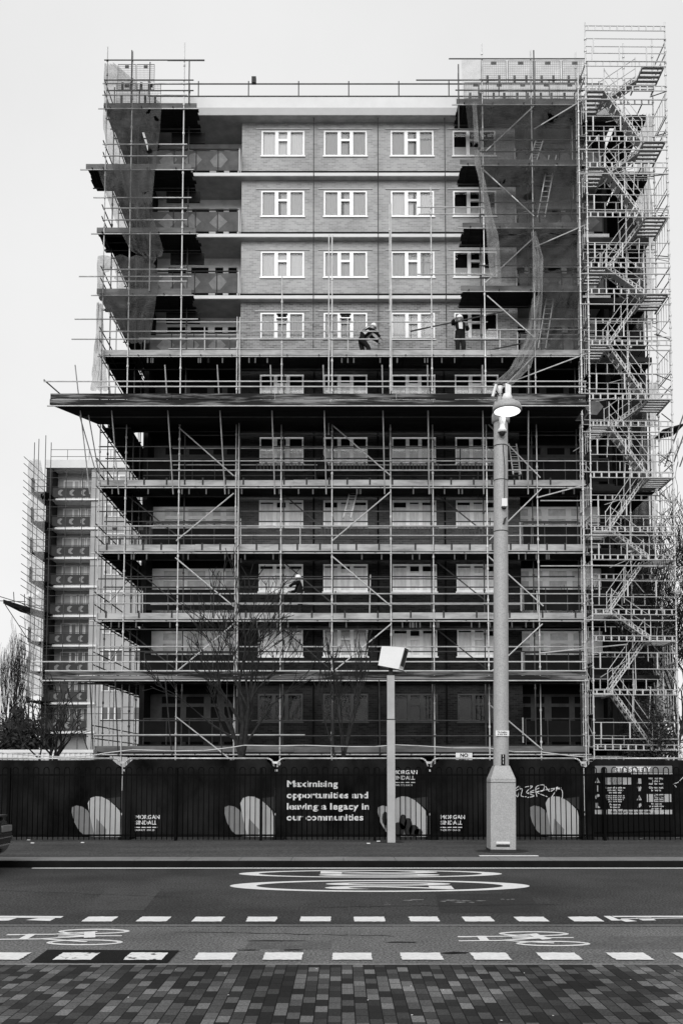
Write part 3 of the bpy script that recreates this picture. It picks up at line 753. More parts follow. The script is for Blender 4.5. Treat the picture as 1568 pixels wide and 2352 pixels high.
# ---- left return: runs back beside the block
XO, XN = xs_[0], xs_[0] + 1.1
ys = [YF + 2.15 * i for i in range(1, 5)]
for y in ys:
    standard(XO, y, .1, Z(140, YF) - .3, 'tube'); standard(XN, y, .1, Z(300, YF), 'tube_dark')
zs = [lift[k_][0] for k_ in 'acdeg'] + [zfan, Z(247, YF), Z(387, YF), Z(534, YF), Z(675, YF), Z(1560, YF)]
for z in zs:
    m = MB()
    for j in range(5): m.box(XO + .02 + .225 * j, XO + .235 + .225 * j, YF + .3, ys[-1] + .3, z - .02, z + .018)
    y = YF + .6
    while y < ys[-1]:
        m.tube((XO - .15, y, z - .06), (XN + .15, y, z - .06), TR); y += 1.1
    m.build('deck', 'board', scf)
    MB().box(XO - .03, XO + .0, YF + .3, ys[-1] + .3, z + .02, z + .22).build('toe_board', 'toe_dull', scf)
    for h in (-.07, .55, 1.05): tube((XO - .05, YF - .2, z + h), (XO - .05, ys[-1] + .3, z + h), 'return_rail', 'tube_dark')
for i, v in enumerate((300, 440, 590, 1300, 1450)):
    z = Z(v, YF); tube((XO - .06, ys[0], z - 1), (XO - .06, ys[2], z + 1.2), 'brace', 'tube')
# ---- right return, behind the stair tower
XQ = XR + .25
for z in zs[:4] + zs[6:]:
    m = MB()
    for j in range(5): m.box(XQ + .02 + .225 * j, XQ + .235 + .225 * j, 35.6, 43, z - .02, z + .018)
    m.build('deck', 'board', scf)
    MB().box(XQ + 1.15, XQ + 1.19, 35.6, 43, z + .02, z + .22).build('toe_board', 'board', scf)
    for h in (.55, 1.05): tube((XQ + 1.2, 35.5, z + h), (XQ + 1.2, 43, z + h), 'guard_rail', 'tube_dark')
for y in (35.6, 37.8, 40, 42.2):
    standard(XQ + 1.2, y, .1, 29.5, 'tube_dark'); standard(XQ + .1, y, .1, 29.5, 'tube_dark')
for z in zs[:4] + zs[6:]:
    m = MB().box(xs_[-1], XQ + 1.2, YI - .3, YI + .1, z - .02, z + .02); m.box(xs_[-1], XQ + 1.2, YI - .34, YI - .31, z + .03, z + .24)
    m.build('deck', ['board', 'toe_dull'], scf)
MB().box(XR + 1.7, 14.15, 39.8, 46.5, 0, 27.8).build('rear_stair_wall', 'dark_brick', blk)
rfan = MB().prism([(xs_[-1] + 3.3, 34.6, Z(985, YF)), (xs_[-1] + 4.1, 34.4, Z(975, YF)), (xs_[-1] + 4.1, 35.6, Z(975, YF)), (xs_[-1] + 3.3, 35.6, Z(985, YF))], (0, 0, .06))
rfan.build('fan_deck', 'board', scf)
for dx in (0, .3, .6):
    tube((xs_[-1] + 3.3 + dx, 34.5, Z(1070, YF)), (xs_[-1] + 4.2 + dx, 34.3, Z(930, YF)), 'fan_strut', 'tube_dark')

# ------------------------------------------------------------------ stair tower
YT0, YT1 = 33.55, 35.0
twr = thing('stair_tower', 'tall aluminium scaffold stair tower with zigzag flights at the right of the block', 'stair tower', (X(1450, 1700, YT0), YT0, 0))
tx0, tx1 = X(1360, 1600, YT0), X(1553, 1600, YT0)
for x, y, zt in ((tx0, YT0, Z(52, YT0)), (tx1, YT0, Z(50, YT0)), (tx0, YT1, Z(120, YT1)), (tx1, YT1, Z(90, YT1)), (tx0 - .28, YT0 + .1, Z(165, YT0)), ((tx0 + tx1) / 2 + .4, YT1, Z(100, YT1))):
    q = MB().tube((x, y, .1), (x, y, zt), .027); z = .6
    while z < zt - .3:
        q.tube((x, y, z), (x, y, z + .07), .048); z += .5
    q.build('standard', 'alu', twr)
def truss(z, y, x0=tx0, x1=tx1, h=.2, m_='alu', name='lattice_beam'):
    m = MB(); m.tube((x0, y, z), (x1, y, z), .02); m.tube((x0, y, z + h), (x1, y, z + h), .02)
    n = 11
    for i in range(n):
        x = x0 + (x1 - x0) * (i + .4) / n; m.box(x - .028, x + .028, y - .012, y + .012, z, z + h)
    return m.build(name, m_, twr)
RL = [1717, 1467, 1281, 1092, 912, 670, 494, 320, 148]
LL = [1590, 1406, 1216, 974, 788, 610, 380, 204]
seq = [('R', 1717), ('L', 1590), ('R', 1467), ('L', 1406), ('R', 1281), ('L', 1216), ('R', 1092), ('L', 974), ('R', 912), ('L', 788), ('R', 670), ('L', 610), ('R', 494), ('L', 380), ('R', 320), ('L', 204), ('R', 148)]
for s_, v in seq:
    z = Z(v + 6, YT0); truss(z, YT0 - .04)
    if s_ == 'R' : truss(z - .42, YT1, m_='tube')
    x0, x1 = (tx0 + .05, tx0 + .78) if s_ == 'L' else (tx1 - .95, tx1 - .05)
    m = MB()
    for j in range(6): m.box(x0, x1, YT0 + .02 + j * .23, YT0 + .15 + j * .23, z + .02, z + .06)
    m.box(x0, x0 + .05, YT0, YT1, z - .04, z + .02); m.box(x1 - .05, x1, YT0, YT1, z - .04, z + .02)
    m.build('landing', 'alu_tread', twr)
    for h in (.62, 1.12):
        xx = tx0 - .02 if s_ == 'L' else tx1 + .02
        tube((xx, YT0 - .02, z + h), (xx, YT1, z + h), 'guard_rail', 'alu', twr)
# side panels with upright bars
for x in (tx0, tx1):
    for i, z in enumerate([Z(v, YT0) for v in (1640, 1520, 1340, 1160, 1030, 850, 730, 550, 430, 260)]):
        m = MB(); m.tube((x, YT0, z), (x, YT1, z), .016); m.tube((x, YT0, z + .9), (x, YT1, z + .9), .016)
        for j in range(5):
            y = YT0 + .15 + j * .27; m.tube((x, y, z), (x, y, z + .9), .013)
        m.build('side_guard', 'alu', twr)
        tube((x, YT0, z - .9), (x, YT1, z + .1), 'brace', 'alu', twr, .016)
# front guard frames
for v in (1660, 1500, 1335, 1250, 1150, 1010, 860, 740, 560, 450, 270, 110, 92):
    z = Z(v, YT0); m = MB()
    m.tube((tx0, YT0 - .06, z), (tx1, YT0 - .06, z), .018); m.tube((tx0, YT0 - .06, z - .62), (tx1, YT0 - .06, z - .62), .018)
    for fx in (.08, .42, .76) if v != 92 else (.1,):
        x = tx0 + (tx1 - tx0) * fx; m.box(x - .025, x + .025, YT0 - .075, YT0 - .05, z - .62, z)
    m.build('guard_frame', 'alu', twr)
for v in (1425, 1300, 1230, 1085, 993, 905, 805, 700, 630, 400, 345, 230): tube((tx0 - .3, YT0 - .03, Z(v, YT0)), (tx1, YT0 - .03, Z(v, YT0)), 'ledger', 'alu', twr)
truss(Z(67, YT0) - .1, YT0 - .04)
for v in (1690, 1560, 1440, 1365, 1250, 1190, 1060, 1000, 880, 835, 760, 640, 580, 465, 410, 350, 290, 180):
    z = Z(v, YT1); m = MB()
    for h in (0, .45): m.tube((tx0, YT1, z - h), (tx1, YT1, z - h), .017)
    for q in range(7): x = tx0 + (tx1 - tx0) * (q + .5) / 7; m.box(x - .02, x + .02, YT1 - .01, YT1 + .01, z - .45, z)
    m.build('guard_frame', 'tube' if v % 20 else 'alu', twr)
for q in range(22):
    z = Z(1650 - q * 68, YT0); x = tx0 + random.uniform(.5, 2.6); L = random.uniform(.5, 1.4)
    m = MB().tube((x, YT0 + .6, z), (x + random.uniform(-.1, .1), YT0 + .6, z + L), .018); m.tube((x, YT0 + .6, z + L), (x + random.choice((-1, 1)) * random.uniform(.5, 1.3), YT0 + .9, z + L * random.uniform(.2, 1)), .016)
    m.build('inner_rail', 'alu', twr)
for v in range(150, 1700, 95):
    tube((tx1 + .02, YT0 - .02, Z(v + 60, YT0)), (tx1 + random.uniform(-.1, .25), YT1 + .2, Z(v, YT0)), 'brace', 'tube_dark', twr, .02)
# flights
for i, ((s0, v0), (s1, v1)) in enumerate(zip(seq, seq[1:])):
    xa = tx0 + .78 if s0 == 'L' else tx1 - .95; xb = tx0 + .78 if s1 == 'L' else tx1 - .95
    za, zb = Z(v0 + 3, YT0), Z(v1 + 3, YT0)
    ya_ = YT0 + .1 if i % 2 == 0 else YT0 + .75
    m = MB(); up = Vector((0, 0, .17))
    for y in (ya_, ya_ + .5):
        a, b_ = Vector((xa, y, za)), Vector((xb, y, zb)); m.tube(a, b_, .022); m.tube(a + up, b_ + up, .022)
        for t in range(1, 9):
            c_ = a.lerp(b_, t / 9); m.box(c_.x - .025, c_.x + .025, y - .01, y + .01, c_.z, c_.z + .17)
    n = 9
    for t in range(n):
        c_ = Vector((xa, ya_, za)).lerp(Vector((xb, ya_, zb)), (t + .5) / n); m.box(c_.x - .11, c_.x + .11, ya_ + .02, ya_ + .48, c_.z + .08, c_.z + .1)
    fl_ = m.build('stair_flight', 'alu', twr)
    h = Vector((0, 0, .95)); q = MB()
    a, b_ = Vector((xa, ya_, za)), Vector((xb, ya_, zb)); q.tube(a + h, b_ + h, .016); q.tube(a + h * .55, b_ + h * .55, .014); q.tube(a, a + h * 1.05, .018); q.tube(b_, b_ + h * 1.05, .018); q.tube((a + b_) / 2, (a + b_) / 2 + h, .016)
    q.build('handrail', 'alu', fl_)
for v in (1440, 1270, 1080, 800): # tread lights
    MB().lathe([(.01, 0), (.05, .02), (.05, .08), (.01, .1)], P(1440, v, YT0 + .3), 8).build('work_lamp', 'paint', twr)

twr.rotation_euler.y = R(.4)
# ------------------------------------------------------------------ netting
def sheet(name, label, outline, Y, m, folds=.12, nx=26, ny=40, group=None):
    """a hanging net: outline gives (left u, right u, v) rows from top to bottom, sagging and folded in depth"""
    mb = MB(); pts = []; n = len(outline) - 1
    for j in range(ny + 1):
        t = j / ny * n; i = min(int(t), n - 1); f_ = t - i
        ul = outline[i][0] * (1 - f_) + outline[i + 1][0] * f_; ur = outline[i][1] * (1 - f_) + outline[i + 1][1] * f_; v = outline[i][2] * (1 - f_) + outline[i + 1][2] * f_
        for q in range(nx + 1):
            s = q / nx; u = ul * (1 - s) + ur * s
            y = Y - folds * (.5 + .5 * math.sin(s * 21 + j * .13 + math.sin(j * .21) * 1.5)) - .04 * math.sin(j * .5 + q)
            p = P(u, v + 2 * math.sin(q * 1.1 + j * .3), Y); pts.append((p.x, y, p.z))
    fs = [(j * (nx + 1) + q, j * (nx + 1) + q + 1, (j + 1) * (nx + 1) + q + 1, (j + 1) * (nx + 1) + q) for j in range(ny) for q in range(nx)]
    mb.add(pts, fs); o = mb.build(name, m, smooth=True)
    return tag(o, label, 'netting', group or 'debris netting on the scaffold')
sheet('debris_netting', 'grey debris net on the top left corner of the scaffolding under the roof line', [(242, 262, 150), (240, 372, 238), (239, 368, 300), (262, 356, 395), (300, 352, 470)], 34.3, 'net_mid')
sheet('debris_netting', 'torn grey net at the left corner between the third and fourth storeys down', [(224, 345, 380), (235, 350, 420), (262, 352, 500), (300, 376, 575), (340, 372, 600)], 34.28, 'net_mid')
sheet('debris_netting', 'folded net hanging at the left corner above the long working platform', [(226, 372, 590), (224, 360, 680), (262, 352, 740), (300, 345, 790)], 34.28, 'net_mid')
sheet('debris_netting', 'thin bunched net hanging outside the left corner over the fan', [(226, 236, 700), (222, 240, 790), (214, 246, 860), (210, 252, 900)], 34.2, 'net_light', folds=.2)
sheet('debris_netting', 'pale thin net stretched over the mesh guards on the right hand roof edge', [(1058, 1335, 137), (1062, 1335, 228)], 34.34, 'net_faint', folds=.04)
sheet('debris_netting', 'large dark net over the top two right hand storeys beside the stair tower', [(1064, 1334, 228), (1075, 1334, 300), (1090, 1334, 380), (1108, 1336, 450), (1126, 1337, 540)], 34.3, 'net_dark')
sheet('debris_netting', 'large dark net over the lower right hand balconies beside the stair tower', [(1126, 1337, 540), (1140, 1337, 590), (1146, 1338, 652)], 34.3, 'net_dark')
sheet('debris_netting', 'dark net filling the last bay next to the stair tower above the platform', [(1240, 1338, 652), (1242, 1339, 740), (1236, 1340, 802)], 34.3, 'net_dark')
sheet('debris_netting', 'light strip of net bunched along the left edge of the dark right hand netting', [(1082, 1092, 240), (1088, 1104, 380), (1102, 1120, 450), (1116, 1142, 540), (1124, 1150, 655)], 34.15, 'net_light', folds=.2, nx=6)
sheet('debris_netting', 'twisted rope of light net falling from the right hand bays towards the lamp head', [(1216, 1226, 540), (1220, 1246, 600), (1218, 1244, 690), (1204, 1236, 780), (1168, 1215, 850), (1128, 1175, 890)], 34.1, 'net_light', folds=.3, nx=10)
sheet('plastic_sheeting', 'pale plastic sheeting behind the upper flights of the stair tower', [(1470, 1496, 270), (1455, 1490, 420), (1462, 1500, 560), (1456, 1492, 760)], 38.5, 'net_light', folds=.3)
sheet('debris_netting', 'dark net hung behind the lower half of the stair tower', [(1395, 1540, 1430), (1392, 1545, 1600), (1390, 1548, 1735)], 36.2, 'net_black', folds=.2)
sheet('plastic_sheeting', 'pale plastic sheeting behind the lower flights of the stair tower', [(1476, 1502, 880), (1452, 1508, 1180), (1432, 1490, 1420)], 38.5, 'net_light', folds=.3)
# dark debris net hanging across the lower lifts, spandrel height
# ------------------------------------------------------------------ mesh edge guards (brick guards)
def guard(u0, v0, Y, label, w=1.15, h=1.1):
    p = P(u0, v0, Y); m = MB(); x0, z1 = p.x, p.z; z0 = z1 - h
    fr = MB()
    for z in (z0, z1): fr.tube((x0, Y, z), (x0 + w, Y, z), .012)
    for x in (x0, x0 + w): fr.tube((x, Y, z0), (x, Y, z1), .012)
    o = tag(fr.build('mesh_guard', 'guard_wire'), label, 'mesh guard', 'mesh edge guards on the scaffold')
    for i in range(1, 13): m.tube((x0 + w * i / 13, Y, z0), (x0 + w * i / 13, Y, z1), .004, n=4)
    for i in range(1, 12): m.tube((x0, Y, z0 + h * i / 12), (x0 + w, Y, z0 + h * i / 12), .004, n=4)
    m.build('wire_mesh', 'guard_wire', o)
    for fx in (.2, .68): MB().box(x0 + w * fx, x0 + w * fx + .1, Y - .01, Y + .01, z0 + .02, z0 + .32).build('hook_plate', 'guard_wire', o)
    MB().box(x0 + w * .4, x0 + w * .62, Y - .01, Y + .01, z1 - .16, z1 - .04).build('name_plate', 'guard_wire', o)
    return o
nth = ['first', 'second', 'third', 'fourth', 'fifth', 'sixth', 'seventh']
for i in range(2): guard(272 + i * 43, 148, YF + .05, 'wire mesh guard in the upper row at the left roof corner, %s from the left' % nth[i], w=.72)
for i in range(2): guard(268 + i * 54, 192, YF + .08, 'wire mesh guard in the lower row at the left roof corner, %s from the left' % nth[i], w=.86, h=.85)
for i in range(4): guard(1104 + i * 62, 140, YF + .05, 'wire mesh guard in the upper row over the right roof edge, %s from the left' % nth[i], w=1.02, h=.95)
for i in range(5): guard(1066 + i * 54, 190, YF + .08, 'wire mesh guard in the lower row over the right roof edge, %s from the left' % nth[i], w=.9, h=.75)
for i in range(2): guard(238 + i * 60, 1209, YF + .1, 'wire mesh guard beside the far block on the left return, %s from the left' % nth[i], w=.9, h=.8)
for i, (u, v) in enumerate(((590, 1065), (740, 1065), (900, 1065), (1050, 1065), (738, 1211), (900, 1211), (1050, 1211))):
    # low barrier strips hooked on the rail under each window
    Y = YF + .25; p = P(u, v, Y); m = MB()
    w = 1.85
    for z in (p.z - .3, p.z): m.tube((p.x, Y, z), (p.x + w, Y, z), .018)
    for j in range(14): m.box(p.x + w * j / 13 - .014, p.x + w * j / 13 + .014, Y - .01, Y + .01, p.z - .3, p.z)
    for j in (.2, .4, .75, .92): m.box(p.x + w * j - .05, p.x + w * j + .05, Y - .03, Y + .03, p.z - .02, p.z + .05)
    tag(m.build('barrier_strip', 'tube_dark'), 'low dark barrier under the %s window, %s lift below the fan' % (['first', 'second', 'third', 'fourth', 'second', 'third', 'fourth'][i], 'first' if i < 4 else 'second'), 'barrier', 'low barriers hooked on the scaffold')

# ------------------------------------------------------------------ ladders inside the right hand bays
def ladder(a, b_, Y, label):
    p, q = P(*a, Y), P(*b_, Y + .5); m = MB(); w = Vector((.3, 0, 0))
    r_ = thing('ladder', label, 'ladder', p, 'ladders in the scaffold'); st = MB()
    for o in (Vector((0, 0, 0)), w): st.tube(p + o, q + o, .03)
    st.build('stile', 'tube_bright', r_); rg = MB()
    for i in range(1, 12): c_ = p.lerp(q, i / 12); rg.tube(c_, c_ + w, .014)
    rg.build('rungs', 'tube_bright', r_)
ladder((1233, 500), (1260, 357), 34.6, 'pale ladder leaning behind the dark net on the second right hand lift from the top')
ladder((1235, 800), (1257, 665), 34.6, 'pale ladder leaning behind the net just above the long platform on the right')
ladder((1208, 390), (1230, 322), 34.6, 'short pale ladder behind the topmost dark net on the right')
ladder((1178, 1090), (1168, 1020), 34.6, 'pale ladder on the lift below the big fan beside the lamp post')
ladder((788, 1190), (805, 1122), 34.9, 'pale ladder in front of the second window column between two lower lifts')

# ------------------------------------------------------------------ people
def skin_mesh(verts, edges, radii, sub=2):
    me = bpy.data.meshes.new('b'); me.from_pydata(verts, edges, []); ob = bpy.data.objects.new('b', me); C.objects.link(ob)
    m = ob.modifiers.new('s', 'SKIN'); m.use_smooth_shade = True
    for i, r_ in enumerate(radii): me.skin_vertices[0].data[i].radius = (r_[0], r_[1]) if isinstance(r_, tuple) else (r_, r_)
    me.skin_vertices[0].data[0].use_root = True
    s2 = ob.modifiers.new('u', 'SUBSURF'); s2.levels = sub
    bpy.context.view_layer.update()
    out = bpy.data.meshes.new_from_object(ob.evaluated_get(bpy.context.evaluated_depsgraph_get()))
    bpy.data.objects.remove(ob); bpy.data.meshes.remove(me)
    return out
def person(label, J, base, yaw, vest='vest', hands=True, size=1.0):
    """J: joint name -> local position (x forward, y left, z up), in metres"""
    Mx = Matrix.Translation(base) @ Matrix.Rotation(yaw, 4, 'Z') @ Matrix.Scale(size, 4)
    names = ['pelvis', 'waist', 'chest', 'neck', 'head0', 'head1']; verts = [J[n] for n in names]
    rad = [(.19, .155), (.185, .15), (.215, .165), .075, (.095, .105), (.08, .09)]; edges = [(0, 1), (1, 2), (2, 3), (3, 4), (4, 5)]
    idx = {n: i for i, n in enumerate(names)}; kinds = []
    def chain(start, seq, rs):
        p = idx[start]
        for n, r_ in zip(seq, rs):
            verts.append(J[n]); rad.append(r_); idx[n] = len(verts) - 1; edges.append((p, idx[n])); p = idx[n]
    for s_ in 'lr':
        chain('chest', ['sh_' + s_, 'el_' + s_, 'wr_' + s_, 'palm_' + s_], [.095, .075, .05, .042])
        chain('pelvis', ['hip_' + s_, 'kn_' + s_, 'an_' + s_, 'toe_' + s_], [.125, .092, .07, .055])
        if hands:
            w = Vector(J['wr_' + s_]); p = Vector(J['palm_' + s_]); d = (p - w).normalized(); side = d.cross(Vector((0, 0, 1)))
            if side.length < .1: side = Vector((0, 1, 0))
            side.normalize(); curl = Vector((0, 0, -1)) if abs(d.z) < .8 else Vector((1, 0, 0))
            for i in range(4):
                o = p + side * (i - 1.5) * .021; L = (.034, .042, .039, .03)[i]
                for t, q in enumerate((o + d * L, o + d * L * 1.5 + curl * L * .7)):
                    verts.append(tuple(q)); rad.append(.0095 if t == 0 else .008); edges.append((idx['palm_' + s_] if t == 0 else len(verts) - 2, len(verts) - 1))
            q = w.lerp(p, .5) + side * .05 + curl * .02
            verts.append(tuple(q)); rad.append(.011); edges.append((idx['palm_' + s_], len(verts) - 1))
    me = skin_mesh([tuple(v) for v in verts], edges, rad)
    for mm in ('cloth', 'trousers', 'skin', 'boots'): me.materials.append(MATS[mm])
    hd = Vector(J['head0']); pv = Vector(J['pelvis'])
    segs = {}
    for p in me.polygons:
        c_ = p.center; k_ = 0
        if (c_ - hd).length < .17 and c_.z > J['neck'][2] - .01: k_ = 2
        for s_ in 'lr':
            if (c_ - Vector(J['palm_' + s_])).length < .085: k_ = 2
            for a, b_ in (('hip_', 'kn_'), ('kn_', 'an_')):
                A, B = Vector(J[a + s_]), Vector(J[b_ + s_]); t = max(0, min(1, (c_ - A).dot(B - A) / (B - A).length_squared))
                if (c_ - A.lerp(B, t)).length < .12 and k_ != 2 and c_.z < pv.z: k_ = 1
            if (c_ - Vector(J['toe_' + s_])).length < .14 or (c_ - Vector(J['an_' + s_])).length < .07: k_ = 3
        p.material_index = k_
    me.transform(Mx); me.name = 'person'
    o = link('person', me); tag(o, label, 'person', None)
    # helmet with brim
    h1 = Vector(J['head1']); ax = (h1 - hd).normalized(); hm = MB()
    q = ax.to_track_quat('Z', 'Y').to_matrix().to_4x4(); T = Mx @ Matrix.Translation(hd + ax * .045) @ q
    hb = MB().lathe([(.128, 0), (.126, .04), (.112, .085), (.08, .12), (.035, .138), (.004, .142)], (0, 0, 0), 16); hb.lathe([(.15, -.006), (.15, .004)], (.02, 0, 0), 16)
    hb.v = [tuple(T @ Vector(v)) for v in hb.v]; hb.build('helmet', 'helmet', o, smooth=True)
    # face: nose and brow hint
    fc = MB(); f_ = Vector((1, 0, 0)); fp = hd + Vector((.088, 0, -.01)); fc.box(fp.x - .01, fp.x + .022, -.012 + hd.y, .012 + hd.y, fp.z - .03, fp.z + .01)
    for yy in (-.035, .035): fc.box(fp.x - .008, fp.x + .002, hd.y + yy - .012, hd.y + yy + .012, fp.z + .01, fp.z + .022)
    fc.box(fp.x - .012, fp.x + .004, hd.y - .025, hd.y + .025, fp.z - .062, fp.z - .052)
    fc.v = [tuple(Mx @ Vector(v)) for v in fc.v]; fc.build('face', 'skin', o)
    # harness / vest hugging the chest
    if vest:
        c0, c1 = Vector(J['waist']), Vector(J['neck']); d = (c1 - c0); v_ = MB()
        s0, s1 = Vector(J['sh_l']), Vector(J['sh_r']); lat = (s0 - s1).normalized(); dep = lat.cross(d).normalized()
        rings = [(.02, .2, .175), (.35, .225, .185), (.7, .235, .185), (.92, .17, .14)]; n = 18; vs = []
        for t, a, b_ in rings:
            for i in range(n):
                an = 2 * math.pi * i / n; vs.append(c0 + d * t + lat * a * math.cos(an) + dep * b_ * math.sin(an))
        v_.add(vs, [(j * n + i, j * n + (i + 1) % n, (j + 1) * n + (i + 1) % n, (j + 1) * n + i) for j in range(len(rings) - 1) for i in range(n)], 0)
        for j, f_ in enumerate(v_.f): v_.mi[j] = 1 if (j % n) in (2, 3, 6, 7, 11, 12, 15) else 0
        v_.v = [tuple(Mx @ Vector(v)) for v in v_.v]; v_.build('vest', [vest, 'cloth'], o, smooth=True)
    return o
za = lift['a'][0] + .02
J1 = dict(pelvis=(-.12, 0, .88), waist=(-.02, 0, 1.02), chest=(.16, 0, 1.2), neck=(.3, 0, 1.31), head0=(.38, 0, 1.39), head1=(.42, 0, 1.48),
          sh_l=(.2, .18, 1.22), el_l=(.42, .2, 1.05), wr_l=(.62, .17, .9), palm_l=(.68, .16, .84), sh_r=(.2, -.18, 1.22), el_r=(.45, -.2, 1.12), wr_r=(.62, -.17, .95), palm_r=(.68, -.16, .88),
          hip_l=(-.1, .1, .84), kn_l=(-.02, .12, .47), an_l=(-.16, .12, .08), toe_l=(0, .12, .05), hip_r=(-.12, -.1, .84), kn_r=(.18, -.12, .5), an_r=(.22, -.12, .08), toe_r=(.38, -.12, .05))
p = P(847, 815, 34.95); person('worker in white helmet and pale harness bending forward to the right on the long platform', J1, (p.x - .22, 34.95, za), R(8), size=1.03)
J2 = dict(pelvis=(0, 0, .93), waist=(.02, 0, 1.1), chest=(-.03, 0, 1.34), neck=(-.04, 0, 1.5), head0=(-.02, 0, 1.6), head1=(-.02, 0, 1.7),
          sh_l=(-.03, .19, 1.43), el_l=(.0, .34, 1.22), wr_l=(.16, .22, 1.3), palm_l=(.22, .16, 1.34), sh_r=(-.03, -.19, 1.43), el_r=(.1, -.36, 1.36), wr_r=(.2, -.3, 1.46), palm_r=(.24, -.26, 1.5),
          hip_l=(0, .1, .88), kn_l=(.06, .12, .5), an_l=(-.02, .1, .08), toe_l=(.13, .11, .05), hip_r=(0, -.1, .88), kn_r=(.02, -.1, .5), an_r=(-.05, -.1, .08), toe_r=(.1, -.12, .05))
p = P(1056, 815, 34.9); w2 = person('worker in white helmet and patterned vest standing with a long pole on the platform', J2, (p.x, 34.9, za), R(-75), size=1.08)
tag(MB().tube(P(942, 761, 34.55), P(1167, 713, 34.85), .03).build('scaffold_tube', 'tube_dark'), 'dark loose scaffold tube carried at a slant by the standing worker', 'tube')
tag(MB().tube(P(1120, 805, 34.6), P(1215, 785, 34.8), .028).build('scaffold_tube', 'tube_dark'), 'loose dark tube leaning on the guard rail right of the standing worker', 'tube')
J3 = dict(pelvis=(0, 0, .98), waist=(.02, 0, 1.15), chest=(.06, 0, 1.42), neck=(.08, 0, 1.6), head0=(.1, 0, 1.69), head1=(.1, 0, 1.79),
          sh_l=(.08, .19, 1.52), el_l=(.3, .26, 1.45), wr_l=(.45, .12, 1.36), palm_l=(.5, .08, 1.33), sh_r=(.06, -.2, 1.52), el_r=(.16, -.3, 1.25), wr_r=(.38, -.18, 1.2), palm_r=(.44, -.14, 1.2),
          hip_l=(0, .1, .92), kn_l=(.05, .12, .52), an_l=(0, .12, .08), toe_l=(.14, .13, .05), hip_r=(0, -.1, .92), kn_r=(.0, -.12, .52), an_r=(-.04, -.12, .08), toe_r=(.1, -.13, .05))
ze = lift['e'][0] + .02
p = P(690, 1420, 34.9); person('worker in dark clothes and pale helmet on the lower lift facing left', J3, (p.x, 34.9, ze), R(190), vest=None)

sk = P(741, 1075, 34.75); m = MB()
m.lathe([(.2, -.02), (.26, .1), (.24, .4), (.19, .62), (.1, .72)], (sk.x, sk.y, sk.z - .4), 14)
m.tube((sk.x - .18, sk.y - .1, sk.z + .1), (sk.x + .02, sk.y - .12, sk.z + .5), .035); m.tube((sk.x + .02, sk.y - .12, sk.z + .5), (sk.x + .16, sk.y - .1, sk.z + .15), .02)
tag(m.build('rubble_sack', 'cloth', smooth=True), 'black sack tied to the rail left of the second window below the big fan', 'sack')
# ------------------------------------------------------------------ street lamp with cameras
lx, ly = X(1150, 1950, 17.25), 17.25
lamp = thing('lamp_post', 'grey steel lamp post with lit round lantern, cameras and a wide base cabinet', 'lamp post', (lx, ly, PZ))
def lz(v): return Z(v, ly)
hw = .245
bs = MB(); zb1 = lz(1787)
bs.box(lx - hw, lx + hw, ly - hw, ly + hw, PZ, zb1 - .02)
r0 = .145; z1 = lz(1758)
bs.add([(lx - hw, ly - hw, zb1 - .02), (lx + hw, ly - hw, zb1 - .02), (lx + hw, ly + hw, zb1 - .02), (lx - hw, ly + hw, zb1 - .02),
        (lx - r0, ly - r0, z1), (lx + r0, ly - r0, z1), (lx + r0, ly + r0, z1), (lx - r0, ly + r0, z1)], [(0, 1, 5, 4), (1, 2, 6, 5), (2, 3, 7, 6), (3, 0, 4, 7), (4, 5, 6, 7)])
base = bs.build('base_cabinet', 'lamp_grey', lamp)
dr = MB()
for a_, b_, c_, d_ in ((-.18, -.172, .3, 1.25), (.172, .18, .3, 1.25), (-.18, .18, .3, .308), (-.18, .18, 1.242, 1.25)): dr.box(lx + a_, lx + b_, ly - hw - .003, ly - hw + .001, PZ + c_, PZ + d_)
bv = base.modifiers.new('b', 'BEVEL'); bv.width = .018; bv.segments = 2
MB().box(lx - hw - .008, lx + hw + .008, ly - hw - .01, ly + hw + .01, PZ, PZ + .05).build('foot_plate', 'lamp_dark', base)
MB().box(lx - .14, lx + .12, ly - hw - .02, ly - hw, PZ + .16, PZ + .2).build('hatch_handle', 'camera_box', base)
MB().box(lx - .14, lx + .12, ly - hw - .008, ly - hw, PZ + .1, PZ + .14).build('hatch_slot', 'lamp_dark', base)
MB().box(lx - hw - .004, lx + hw + .004, ly - hw - .004, ly + hw + .004, zb1 - .09, zb1 - .08).build('lid_seam', 'lamp_dark', base)
zsA, zsB, zsC, zsT = lz(1222), lz(1105), lz(1026), lz(966)
sh = MB().tube((lx, ly, z1), (lx, ly, zsA), .15, .142, n=28, cap=False); sh.build('shaft', 'lamp_grey', lamp, smooth=True)
MB().tube((lx, ly, zsA), (lx, ly, zsT), .143, .14, n=28, cap=False).build('upper_shaft', 'lamp_grey', lamp, smooth=True)
for z in (zsA, zsB, zsC): MB().tube((lx, ly, z - .008), (lx, ly, z + .008), .147, n=28, cap=False).build('joint_band', 'lamp_dark', lamp, smooth=True)
MB().lathe([(.15, 0), (.178, .02), (.178, .16), (.165, .19)], (lx, ly, lz(972)), 28).build('collar', 'lamp_grey', lamp, smooth=True)
